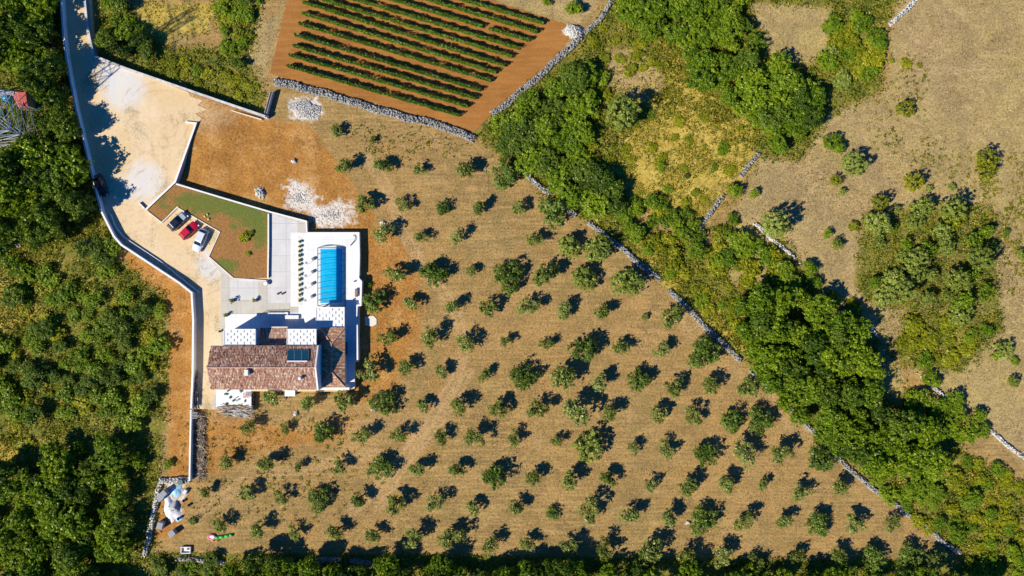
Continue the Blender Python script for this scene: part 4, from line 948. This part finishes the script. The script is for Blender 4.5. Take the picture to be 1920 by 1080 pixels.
# ================================================================ pool and its cover
TZ = PL + .10
pool = empty('swimming_pool', P(621.5,518,TZ), 0, 'bright blue rectangular swimming pool on the white terrace', 'swimming pool')
pl0 = pool.location
a, b_ = P(601,568,TZ)-pl0, P(642,467,TZ)-pl0
MB().box(((a.x+b_.x)/2,(a.y+b_.y)/2,.012),(b_.x-a.x,b_.y-a.y,.01)).build('water', M['water'], pool)
mb = MB()
for c, d in ((((a.x+b_.x)/2,a.y-.15,.02),(b_.x-a.x+.6,.3,.05)),(((a.x+b_.x)/2,b_.y+.15,.02),(b_.x-a.x+.6,.3,.05)),((a.x-.15,(a.y+b_.y)/2,.02),(.3,b_.y-a.y,.05)),((b_.x+.15,(a.y+b_.y)/2,.02),(.3,b_.y-a.y,.05))): mb.box(c, d)
mb.build('pool_edge', M['pooltile'], pool)
MB().box((a.x+1.0,(a.y+b_.y)/2,.02),(.02,b_.y-a.y,.01)).build('shade_line', M['bluedome'], pool)  # dark blue line painted in for the cover frame's shadow on the water
enc = empty('pool_cover', P(621,518,TZ), 0, 'low arched clear pool cover with dark ribs', 'pool cover')
e0 = enc.location; X0, X1 = (P(595.5,520,TZ+.05)-e0).x, (P(648,520,TZ+.05)-e0).x; RY = [464.6,475.8,486.7,497.5,508.8,519.6,530.4,540.8,552,563,574]
AH = .85
def arc(y, n=14, k=1.0):
    return [Vector((X0+(X1-X0)*t, y, .05 + AH*k*math.sin(math.pi*t)**.6)) for t in [i/n for i in range(n+1)]]
ys = [(P(620,v,TZ+.5)-e0).y for v in RY]
for i, y in enumerate(ys):
    MB().poly(arc(y), .03 if i not in (0, 9, 10) else .05, 5).build('rib', M['dark'], enc)
for i in range(len(ys)-1):
    A1, A2 = arc(ys[i]-.03), arc(ys[i+1]+.03); mb = MB(); n = len(A1)
    mb.add(A1+A2, [(j, n+j, n+j+1, j+1) for j in range(n-1)]); mb.build('clear_panel', M['clear'], enc, smooth=True)
for x in (X0, X1): MB().tube((x,ys[0],.04),(x,ys[-1],.04),.04,.04,5).build('side_rail', M['dark'], enc)
mb = MB(); A1 = arc(ys[0]+.02); A2 = [Vector((v.x, ys[0]+.05+ .62*math.sin(math.pi*i/14), .05)) for i, v in enumerate(A1)]
mb.add(A1+A2, [(j, j+1, 15+j+1, 15+j) for j in range(14)]); mb.build('end_panel', M['clear'], enc, smooth=True)
MB().poly(A2, .035, 5).build('end_hoop', M['galv'], enc)

# ================================================================ terrace furniture and plants
def lounger(px, py, ang, label):
    root = empty('sun_lounger', P(px, py, TZ), ang, label, 'sun lounger', 'sun loungers on the pool terrace')
    MB().box((0,0,.30),(1.9,.62,.06)).build('frame', M['white'], root)
    for sx in (-.8,.8):
        for sy in (-.26,.26): MB().box((sx,sy,.135),(.05,.05,.27)).build('leg', M['dark'], root)
    MB().box((-.15,0,.37),(1.35,.56,.07)).build('mattress', M['white'], root, bevel=.02)
    MB().box((.72,0,.48),(.44,.52,.10),0,Matrix.Rotation(R(-18),3,'Y')).build('headrest', M['dark'], root, bevel=.02)
    MB().box((-.72,.02,.425),(.42,.44,.03)).build('foot_towel', M['grey'], root)
    return root
l0 = lounger(581.5,489.5,R(31),'white lounger with a dark headrest, topmost of four beside the pool')
for (x, y, lab) in ((580.5,513.5,'white lounger with a dark headrest, second from the top beside the pool'),(580,536,'white lounger with a dark headrest, third from the top beside the pool'),(579.5,559.5,'white lounger with a dark headrest, lowest of four beside the pool')):
    r = l0.copy(); C.objects.link(r); r.location = P(x, y, TZ); r['label'] = lab
    for ch in list(l0.children):
        c = ch.copy(); C.objects.link(c); c.parent = r
rgp = random.Random(3)
for k, y in enumerate((453,462,471,479,488,496,506,515,524,534,544,553,563)):
    o = plant('dark', 562.3+rgp.uniform(-.4,.4), y, 3.6, 'small clipped shrub in the terrace strip, %s from the top' % ordw(k+1), 'shrubs in the terrace planting strip', base_z=TZ+.02, hs=.75)
    o.name = 'strip_shrub'; o['category'] = 'shrub'
def pot(px, py, r, h, label, kind='dark', mat='dark', pr=6, z=CY):
    root = empty('potted_plant', P(px, py, z), 0, label, 'potted plant')
    MB().lathe([(r*.1,0),(r*.7,0),(r,h),(r*.88,h),(r*.85,h-.06),(0,h-.06)], n=14).build('pot', M[mat], root)
    rg = np.random.default_rng(int(px)); n = 260; c, d, k_, lc, lr = crown_pts(rg, pr/10, .9, 5, n)
    c[:,2] += h + pr/10*.55; V, F = rotquads(c, d+rg.normal(size=d.shape)*.5, rg.uniform(.04,.1,n), rg.uniform(.03,.07,n), rg)
    np_mesh('foliage', V, F, M['leaf_'+kind], np.repeat(rg.uniform(0,1,n),4), root); return root
pot(437,564,.35,.5,'dark potted bush, left of the pair on the lower courtyard', 'dark', 'dark', 6)
pot(479,564,.35,.5,'pale yellowish potted plant, right of the pair on the lower courtyard', 'scrub', 'palewood', 5)
pot(426,591,.3,.4,'dark potted bush at the left corner of the shaded court', 'dark', 'dark', 5)
pot(414.5,621,.2,.3,'small dark potted plant at the porch corner by the driveway', 'dark', 'dark', 3)
for x, lab in ((522.5,'left black cube stool on the courtyard'),(531,'right black cube stool on the courtyard')):
    o = MB().box((0,0,.22),(.45,.30,.44)).build('stool', M['dark'], bevel=.03); o.location = P(x,550.5,CY+.006); o.rotation_euler = (0,0,R(30)); tag(o, lab, 'stool', 'black stools on the courtyard')
tb = empty('round_table', P(499.5,532,CY), 0, 'small round white table at the garden wall corner', 'table')
MB().lathe([(0,.70),(.42,.70),(.42,.75),(0,.75)], n=20).build('tabletop', M['white'], tb); MB().tube((0,0,0),(0,0,.7),.05).build('leg', M['dark'], tb)
MB().lathe([(.40,.66),(.48,.66),(.48,.71),(.43,.71)], n=20).build('rim', M['dark'], tb)
bn = empty('bench', P(669,549,TZ), 0, 'red-brown wooden bench along the right terrace wall', 'bench')
for k in range(3): MB().box((-.18+.18*k,0,.44),(.15,1.5,.05)).build('seat_slat', M['brownwood'], bn)
for y in (-.65,.65): MB().box((0,y,.21),(.5,.07,.42)).build('leg', M['dark'], bn)
MB().box((.27,0,.68),(.05,1.5,.3)).build('backrest', M['brownwood'], bn)
for x, y, lab in ((665.5,527.5,'small dark lantern on the terrace above the bench'),(663.5,561.5,'small dark lantern below the bench')):
    o = MB().lathe([(.02,0),(.14,0),(.15,.3),(.05,.42),(0,.42)], n=10).build('lantern', M['dark']); o.location = P(x,y,TZ); tag(o, lab, 'lantern')
sh = empty('garden_shower', P(665,441.5,TZ), 0, 'dark curved shower pipe lying on a grey base at the terrace corner', 'shower')
MB().box((0,0,.04),(.5,.35,.08)).build('base', M['grey'], sh)
MB().poly([Vector((.12,-.1,.1)),Vector((.2,-.45,.25)),Vector((.1,-.9,.3)),Vector((-.3,-1.35,.28)),Vector((-.8,-1.9,.2))], .06, 7).build('pipe', M['dark'], sh)
for k, (x, y) in enumerate(((384.5,405.5),(389.5,402.5),(391.5,411))):
    o = MB().lathe([(0,.0),(.14,.02),(.19,.15),(.14,.3),(0,.34)], n=14).build('garden_lamp', M['yellow'], smooth=True); o.location = P(x, y, PL+.14)
    tag(o, ['left of three pale yellow ball lamps in the garden bed','upper right of three pale yellow ball lamps in the garden bed','lowest of three pale yellow ball lamps in the garden bed'][k], 'garden lamp', 'ball lamps in the garden bed')
# flagstone landing right of the terrace
plate('path', [(684,594),(700,592),(706,598),(706,608),(698,612),(685,610)], .09, -.1, M['kerb'])
# boards across the driveway wall and gate
gt = empty('gate', P(503,192,0), 0, 'dark panel gate between the long yard wall and the vineyard wall', 'gate')
g0 = P(509,172,1.2)-gt.location; g1 = P(498,212,1.2)-gt.location; g0.z = g1.z = 0
dv = (g1-g0); ang = math.atan2(dv.y, dv.x)
MB().box((((g0+g1)/2).x, ((g0+g1)/2).y, .7), (dv.length, .5, 1.2), ang).build('panel', M['wallface'], gt)
MB().box((((g0+g1)/2).x, ((g0+g1)/2).y, 1.32), (dv.length, .3, .03), ang).build('top_rail', M['dark'], gt)
MB().box((g1.x-.05, g1.y-.6, .65), (.55,.55,1.3)).build('post', M['white'], gt)

# ================================================================ cars
def loft(secs, closed=True):
    mb = MB(); k = len(secs[0]); vs = [v for s_ in secs for v in s_]
    fs = [(i*k+j, i*k+(j+1) % k, (i+1)*k+(j+1) % k, (i+1)*k+j) for i in range(len(secs)-1) for j in range(k)]
    fs += [tuple(range(k-1,-1,-1)), tuple(range((len(secs)-1)*k, len(secs)*k))]; mb.add(vs, fs); return mb
def sec(x, w_, z0, z1, rr=.16):
    return [(x,-w_,z0),(x,w_,z0),(x,w_,z1-rr),(x,w_-rr*.8,z1),(x,-w_+rr*.8,z1),(x,-w_,z1-rr)]
def car(px, py, ang, paint_m, label, L=4.2, W=1.75, Ht=1.48, roof_m=None, bonnet_m=None, stripe=False, long_roof=False, z=PL):
    root = empty('parked_car', P(px, py, z+.7) * 1.0, ang, label, 'car'); root.location.z = z
    hw = W/2; x0, x1 = -L/2, L/2
    S_ = [sec(x0, hw*.74, .42, .72), sec(x0+.10, hw*.88, .30, .86), sec(x0+.45, hw*.97, .22, .93), sec(-.6, hw, .2, .95), sec(.35, hw, .2, .95), sec(x1-1.25, hw*.98, .2, .93), sec(x1-.55, hw*.94, .22, .84), sec(x1-.16, hw*.84, .28, .72), sec(x1, hw*.66, .38, .60)]
    loft(S_).build('body', paint_m, root, smooth=True)
    rb, rf = (x0+.35, x0+.75), (x1-1.25, x1-1.95)     # rear glass bottom/top, windscreen bottom/top
    if long_roof: rb = (x0+.18, x0+.5)
    g_ = [[(rb[0],-hw*.80,.93),(rb[0],hw*.80,.93),(rb[0]+.02,hw*.78,.95),(rb[0]+.02,-hw*.78,.95)],
          [(rb[1],-hw*.90,.93),(rb[1],hw*.90,.93),(rb[1],hw*.70,Ht-.05),(rb[1],-hw*.70,Ht-.05)],
          [(rf[1],-hw*.92,.93),(rf[1],hw*.92,.93),(rf[1],hw*.72,Ht-.04),(rf[1],-hw*.72,Ht-.04)],
          [(rf[0],-hw*.84,.93),(rf[0],hw*.84,.93),(rf[0]-.02,hw*.82,.95),(rf[0]-.02,-hw*.82,.95)]]
    loft(g_).build('window_glass', M['glass'], root)
    mb = loft([[(rb[1]-.08,-hw*.64,Ht-.075),(rb[1]-.08,hw*.64,Ht-.075),(rb[1]-.04,hw*.62,Ht-.03),(rb[1]-.04,-hw*.62,Ht-.03)],
          [(rb[1]+.1,-hw*.71,Ht-.06),(rb[1]+.1,hw*.71,Ht-.06),(rb[1]+.12,hw*.68,Ht),(rb[1]+.12,-hw*.68,Ht)],
          [(rf[1]-.1,-hw*.74,Ht-.05),(rf[1]-.1,hw*.74,Ht-.05),(rf[1]-.12,hw*.70,Ht+.01),(rf[1]-.12,-hw*.70,Ht+.01)],
          [(rf[1]+.06,-hw*.70,Ht-.06),(rf[1]+.06,hw*.70,Ht-.06),(rf[1]+.02,hw*.68,Ht-.02),(rf[1]+.02,-hw*.68,Ht-.02)]])
    mb.build('roof', roof_m or paint_m, root, smooth=False)
    for s_ in (-1, 1):   # pillars
        pb = MB()
        pb.tube((rb[0]+.04,s_*hw*.79,.95),(rb[1],s_*hw*.69,Ht-.05),.05); pb.tube((rf[0]-.02,s_*hw*.83,.95),(rf[1],s_*hw*.71,Ht-.05),.04)
        pb.tube((-.15,s_*hw*.92,.94),(-.2,s_*hw*.72,Ht-.05),.035); pb.build('pillar', paint_m, root)
        MB().box((rf[0]-.18, s_*(hw+.10), 1.0),(.14,.2,.13)).build('mirror', paint_m, root, bevel=.02)
        MB().box((x1-.14, s_*hw*.66, .70),(.24,.26,.10), -s_*.35).build('headlight', M['lamp'], root)
        MB().box((x0+.07, s_*hw*.70, .80),(.12,.26,.14), s_*.25).build('taillight', M['redlamp'], root)
        for xx in (x0+.78, x1-.82):
            wh = MB().lathe([(.02,-.1),(.22,-.1),(.31,-.08),(.32,0),(.31,.08),(.22,.1),(.02,.1)], n=18)
            wh.v = [(v[0]+xx, s_*(hw-.09)+v[2], v[1]+.32) for v in wh.v]; t_ = wh.build('wheel', M['rubber'], root)
            rm = MB().lathe([(0,-.115),(.2,-.105),(.2,.105),(0,.115)], n=12); rm.v = [(v[0]+xx, s_*(hw-.09)+v[2], v[1]+.32) for v in rm.v]; rm.build('rim', M['rim'], t_)
    MB().box((x1-.03,0,.52),(.08,W*.52,.12)).build('grille', M['dark'], root)
    MB().box((x0+.01,0,.62),(.05,.5,.11)).build('number_plate', M['lamp'], root)
    if bonnet_m:
        loft([[(x1-1.22,-hw*.78,.935),(x1-1.22,hw*.78,.935),(x1-1.22,hw*.76,.955),(x1-1.22,-hw*.76,.955)],[(x1-.5,-hw*.70,.845),(x1-.5,hw*.70,.845),(x1-.5,hw*.68,.865),(x1-.5,-hw*.68,.865)]]).build('bonnet', bonnet_m, root)
    if stripe: MB().box((rb[1]+.35,0,Ht+.03),(.16,hw*1.35,.03)).build('roof_bar', M['lamp'], root)
    return root
car(333.5,414.5,R(43),paint('slate_paint',(.09,.12,.15)),'dark slate car with black roof and sky-sheen painted bonnet, leftmost in the parking bay',4.2,1.75,1.5,roof_m=paint('black_roof',(.01,.014,.02)),bonnet_m=paint('sky_reflect_blue',(.38,.46,.52)),stripe=True,long_roof=True)  # pale bonnet paint stands in for sky reflected in the windscreen
car(354.5,431.5,R(43),paint('red_paint',(.50,.008,.03)),'bright red hatchback in the middle of the parking bay',4.0,1.72,1.5,long_roof=True)
car(375,450.5,R(66.5),paint('white_paint',(.62,.67,.72)),'silvery white car, rightmost in the parking bay',4.5,1.8,1.5).rotation_euler[2] = R(66.5+180)
car(188,348,R(-70),paint('black_paint',(.010,.008,.014)),'black car parked in tree shade against the driveway wall',4.3,1.78,1.5)

# ================================================================ left edge: hut, tank, pylon
hut = empty('hut', P(36,188,0), 0, 'small hut with coral red sheet roof at the left edge', 'hut')
h0 = hut.location; HZ = 3.0
pa, pb_, pc, pd = [P(x,y,HZ)-h0 for x, y in ((20,173),(49,169),(52,200),(35,201))]
rA, rB = P(32,171,HZ+.35)-h0, P(36,198,HZ+.35)-h0
mb = MB(); vs = [pa, pb_, pc, pd, rA, rB]; vs += [v-Vector((0,0,.08)) for v in vs]
mb.add(vs, [(0,3,5,4),(1,4,5,2),(3,2,5),(0,4,1),(6,10,11,9),(7,8,11,10),(9,11,8),(6,7,10),(0,1,7,6),(1,2,8,7),(2,3,9,8),(3,0,6,9)]); mb.build('roof', M['redroof'], hut)
cx = (pa+pb_+pc+pd)/4
mb = MB(); mb.prism([tuple((cx.xy + (p.xy-cx.xy)*.86)) for p in (pa,pb_,pc,pd)], -.1, HZ-.09); mb.build('wall', M['wallface'], hut)
MB().box((cx.x, cx.y-1.35, 1.0),(.8,.1,2.0)).build('door', M['wood'], hut)
MB().box((cx.x+1.5, cx.y+.2, .05),(1.0,4.0,.12)).build('doorstep', M['bin'], hut)
tk = MB().lathe([(.72,0),(.74,1.6),(.70,1.85),(.5,2.1),(.25,2.22),(0,2.25)], n=24).build('water_tank', M['bluedome'], smooth=True); tk.location = P(9,182,2.0)*1; tk.location.z = 0; tag(tk, 'round glossy blue tank beside the red roofed hut', 'tank')

py = empty('lattice_pylon', P(24,228,0), R(8), 'tall galvanised lattice pylon standing at the left edge', 'pylon')
def pyw(z): return 4.1*(1-z/30.0) + .55 if z < 26 else .75
levels = [0, 2.6, 5.0, 7.4, 10, 13, 16, 19.5, 23, 26.5, 30, 33.5, 37]
legs = [(-1,-1),(1,-1),(1,1),(-1,1)]
for lx, ly in legs:
    mb = MB()
    for z0, z1 in zip(levels, levels[1:]): mb.tube((lx*pyw(z0),ly*pyw(z0),z0),(lx*pyw(z1),ly*pyw(z1),z1),.13,.12,5)
    mb.build('leg', M['galv'], py)
for i, (z0, z1) in enumerate(zip(levels, levels[1:])):
    w0, w1 = pyw(z0), pyw(z1); mb = MB()
    for k in range(4):
        a, b_ = legs[k], legs[(k+1) % 4]
        p0, p1 = Vector((a[0]*w0,a[1]*w0,z0)), Vector((b_[0]*w0,b_[1]*w0,z0)); q0_, q1 = Vector((a[0]*w1,a[1]*w1,z1)), Vector((b_[0]*w1,b_[1]*w1,z1))
        mb.tube(p0, q1, .06,.06,4); mb.tube(p1, q0_, .06,.06,4); mb.tube(q0_, q1, .06,.06,4)
        if i < 2:
            m_ = (q0_+q1)/2; c0 = (p0+q0_)/2; c1 = (p1+q1)/2; cc = (p0+q1+p1+q0_)/4
            mb.tube(c0, cc, .05,.05,4); mb.tube(c1, cc, .05,.05,4); mb.tube(m_, cc, .05,.05,4)
    if i < 6: mb.tube((w1,w1,z1),(-w1,-w1,z1),.06,.06,4); mb.tube((-w1,w1,z1),(w1,-w1,z1),.06,.06,4)
    mb.build('bracing', M['galv'], py)
for z in (28,32,36):
    mb = MB()
    for s_ in (-1,1):
        e = Vector((0, s_*4.6, z+.3))
        for q in ((.75,0),(-.75,0)): mb.tube((q[0], s_*.7, z), e, .07,.05,4); mb.tube((q[0], s_*.7, z+1.1), e, .06,.05,4)
    mb.build('cross_arm', M['galv'], py)

# ================================================================ builders' corner, wood stacks, patio clutter
def blocks(px, py_, ang, nx_, ny_, nz, label, cols=1, h0_=0):
    root = empty('block_pallet', P(px, py_, .9), ang, label, 'block pallet', 'pallets of grey concrete blocks'); root.location.z = 0
    MB().box((0,0,.07),(nx_*.4+.05, ny_*.2+.05, .14)).build('pallet', M['wood'], root)
    mb = MB(); rg = random.Random(int(px))
    for k in range(nz):
        for i in range(nx_):
            for j in range(ny_):
                mb.box(((i-(nx_-1)/2)*.405, (j-(ny_-1)/2)*.205, .14+.2*k+.1), (.385,.188,.19), rg.uniform(-.015,.015))
    mb.build('block_stack', M['block'], root); return root
blocks(301,985,R(75),3,5,6,'pallet of grey blocks, left one of the pair nearest the bottom')
blocks(323,1000,R(38),3,5,6,'pallet of grey blocks, right one of the pair nearest the bottom')
blocks(308,925,R(45),3,5,7,'pallet of grey blocks, upper of two touching beside the blue tarp')
blocks(301,933,R(45),3,5,5,'pallet of grey blocks, lower of two touching beside the blue tarp')
def mound(name, px, py_, rx, ry, h, mat, label, cat, seed, rz=0):
    rg = np.random.default_rng(seed); n = 26; mb = MB(); vs = [(0,0,h)]; fs = []
    rings = 7
    for r in range(1, rings+1):
        for i in range(n):
            a = 2*math.pi*i/n; f = r/rings; k = 1 + .16*math.sin(3*a+seed)+.09*math.sin(5*a+2*seed)
            vs.append((rx*f*k*math.cos(a), ry*f*k*math.sin(a), h*(1-f**1.4)*(1+.25*rg.uniform(-1,1)) if r < rings else -.05))
    for i in range(n): fs.append((0, 1+i, 1+(i+1) % n))
    for r in range(rings-1):
        for i in range(n): fs.append((1+r*n+i, 1+(r+1)*n+i, 1+(r+1)*n+(i+1) % n, 1+r*n+(i+1) % n))
    mb.add(vs, fs); o = mb.build(name, M[mat], smooth=True); o.location = P(px, py_, 0); o.rotation_euler = (0,0,rz); return tag(o, label, cat)
mound('sand_heap', 322, 955, 1.5, 2.6, .7, 'sand', 'long white sand heap beside the block pallets', 'sand heap', 3, R(20))
mound('gravel_heap', 330, 950, .75, 1.3, .85, 'greysand', 'small grey gravel heap lying on the white sand', 'gravel heap', 5, R(15))
mound('tarpaulin', 331, 921, 1.3, 1.0, .5, 'bluetarp', 'crumpled light blue tarp beside the block pallets', 'tarp', 7, R(40))
mound('tarpaulin', 335, 971, .7, .8, .3, 'bluetarp', 'small pale blue sheet at the lower end of the sand', 'tarp', 8)
bn_ = empty('waste_bin', P(339,904,.8), R(10), 'dark green wheeled bin at the end of the boundary wall', 'bin'); bn_.location.z = 0
MB().prism([(-.35,-.4),(.35,-.4),(.4,.4),(-.4,.4)], .12, 1.0).build('bin_body', M['bin'], bn_); MB().box((0,0,1.04),(.86,.9,.08)).build('lid', M['bin'], bn_)
for s_ in (-.3,.3): MB().tube((s_-.04,-.42,.12),(s_+.04,-.42,.12),.12,.12,12).build('wheel', M['rubber'], bn_)
o = MB().box((0,0,.35),(.9,.6,.7)).build('crate', M['lamp'], bevel=.03); o.location = P(349,921,0); o.rotation_euler = (0,0,R(60)); tag(o, 'white crate at the right end of the blue tarp', 'crate')
for k, (x, y, lab) in enumerate(((346,938,'dark bucket right of the white sand'),(356,946,'darker bucket farther right of the white sand'),(337,971,'dark bucket on the lower end of the sand'))):
    o = MB().lathe([(0,.02),(.2,.0),(.27,.4),(.25,.4),(.2,.06),(0,.06)], n=14).build('bucket', M['dark']); o.location = P(x,y,.0); o.location.z = .05 if k < 2 else .3; tag(o, lab, 'bucket')
bx_ = empty('stone_trough', P(349,1031,.3), 0, 'small white trough in front of the bottom hedge', 'trough'); bx_.location.z = 0
mb = MB()
for c, d in (((0,.55,.3),(1.8,.12,.6)),((0,-.55,.3),(1.8,.12,.6)),((.84,0,.3),(.12,.98,.6)),((-.84,0,.3),(.12,.98,.6)),((0,0,.1),(1.56,.98,.2))): mb.box(c, d)
mb.build('basin', M['coping'], bx_); MB().box((.35,.15,.3),(.4,.3,.2)).build('drain_box', M['dark'], bx_)
# inflatable toy
inf = empty('inflatable_toy', P(396,1008,.5), 0, 'pink and white inflatable with a long green tail near the bottom hedge', 'inflatable'); inf.location.z = .05
tor = MB(); n1, n2 = 20, 8
vs = [((.62+.2*math.cos(2*math.pi*j/n2))*math.cos(2*math.pi*i/n1)*1.0, (.42+.2*math.cos(2*math.pi*j/n2))*math.sin(2*math.pi*i/n1), .22+.2*math.sin(2*math.pi*j/n2)) for i in range(n1) for j in range(n2)]
tor.add(vs, [(i*n2+j, ((i+1) % n1)*n2+j, ((i+1) % n1)*n2+(j+1) % n2, i*n2+(j+1) % n2) for i in range(n1) for j in range(n2)]); tor.build('ring', M['pink'], inf, smooth=True)
MB().box((0,0,.22),(1.0,.6,.14)).build('seat', M['whitevinyl'], inf, bevel=.05)
MB().poly([Vector((.6,-.1,.25)),Vector((1.4,.0,.28)),Vector((2.4,.15,.25)),Vector((3.3,.35,.2)),Vector((3.9,.42,.12))], .26, 10).build('tail', M['green'], inf, smooth=True)
MB().poly([Vector((-.2,-.62,.15)),Vector((.6,-.75,.15)),Vector((1.3,-.62,.15))], .12, 8).build('rim_tube', M['orangevinyl'], inf, smooth=True)

def stack(name, px0, py0, px1, py1, n, h, mats, label, seed, lr=(.8,2.2), rr=(.03,.08), cat='wood stack', spread=1.0, z=0.0, along=None):
    rg = random.Random(seed); a, b_ = P(px0,py0), P(px1,py1); root = empty(name, (a.x,a.y,z), 0, label, cat)
    L = (b_-a); nn = Vector((-L.y, L.x, 0)).normalized(); mbs = {m_: MB() for m_ in mats}
    for k in range(n):
        t_ = rg.random(); c = L*t_ + nn*rg.uniform(-.5,.5)*spread; c.z = rg.uniform(.03,h)*(1-abs(t_-.5)*.5)
        ang = rg.uniform(0,2*math.pi) if along is None else along + rg.gauss(0,.22); l = rg.uniform(*lr)/2; d = Vector((math.cos(ang), math.sin(ang), rg.uniform(-.15,.15)))*l
        rd = rg.uniform(*rr); mbs[rg.choice(mats)].tube(c-d, c+d, rd, rd*.6, 5)
    for m_, mb in mbs.items():
        if mb.v: mb.build({'bark':'dark_branches','wood':'brown_branches','palewood':'pale_branches','dark':'black_sticks','lamp':'white_strips','brownwood':'red_boards'}.get(m_, 'pieces'), M[m_], root)
    return root
stack('log_stack', 371.5,697,372,762, 420, .75, ['wood','bark','palewood'], 'long stack of logs along the boundary wall beside the house', 51, (.5,1.2), (.04,.08), spread=1.1, z=PL, along=R(88))
stack('brush_pile', 378,775,377,895, 520, .6, ['wood','bark','palewood'], 'long pile of cut branches beside the lower boundary wall', 52, (.6,2.2), (.02,.055), 'brush pile', 1.15)
stack('driftwood', 362,972,378,966, 30, .2, ['bark','wood'], 'few dry branches in the grass right of the sand', 53, (.5,1.5), (.02,.04), 'branches', .4)
stack('plank_stack', 426,762,466,762, 60, .35, ['palewood','wood','brownwood'], 'pile of brown boards on the patio below the house', 54, (1.2,3.2), (.04,.08), 'plank pile', .5, z=PL+.03, along=R(0))
stack('pole_stack', 424,769,468,770, 70, .35, ['lamp','dark','palewood'], 'row of long white and dark poles at the lower patio edge', 55, (2,4), (.03,.05), 'pole stack', .9, z=PL+.03, along=R(-2))
stack('pole_stack', 430,777,470,780, 40, .3, ['lamp','palewood','dark'], 'white poles on the grass just below the patio', 56, (1.5,3.5), (.03,.06), 'pole stack', .7, z=0.02, along=R(-6))
rgj = random.Random(77)
for k, (x, y) in enumerate(((429,732),(424,739),(432,745),(443,746),(446,750),(459,752),(425,757),(452,733),(438,751))):
    o = MB().box((0,0,.14),(rgj.uniform(.35,.7),rgj.uniform(.2,.4),.28)).build('tool_box', M[rgj.choice(['dark','grey','bin'])], bevel=.04)
    o.location = P(x,y,PL+.03); o.rotation_euler = (0,0,rgj.uniform(0,3)); tag(o, 'dark tool bag on the white patio, %s counting from the house down' % ordw(sorted([732,739,745,746,750,752,757,733,751]).index(y)+1), 'bag', 'dark bags on the patio')
rk = empty('red_rack', P(462,741,PL+.03), 0, 'red-brown slatted rack on the patio corner', 'rack')
for k in range(5): MB().box((-.4+.2*k,0,.45),(.1,.9,.04)).build('slat', M['redframe'], rk)
for sx in (-.45,.45):
    for sy in (-.42,.42): MB().box((sx,sy,.22),(.06,.06,.44)).build('leg', M['dark'], rk)
for k in range(3):
    o = MB().lathe([(0,0),(.33,0),(.34,.85),(.30,.9),(0,.9)], n=16).build('shadow_drum', M['dark']); o.location = P(474.5,741+8.5*k,.4); o.location.z = 0  # black drums put in for the dark shadow in the gap
    tag(o, ['upper','middle','lower'][k] + ' black drum put in for shadow in the gap right of the patio', 'shadow_drum', 'black shadow drums right of the patio')
bd = empty('board_pile', P(363,778,1.4), 0, 'few grey boards laid across the boundary wall', 'boards')
for k in range(5): MB().box((.1,-.28*k+.5,.02+.05*(k%2)),(1.3,.1,.04),R(-6+3*k)).build('board', M['wallface'], bd)
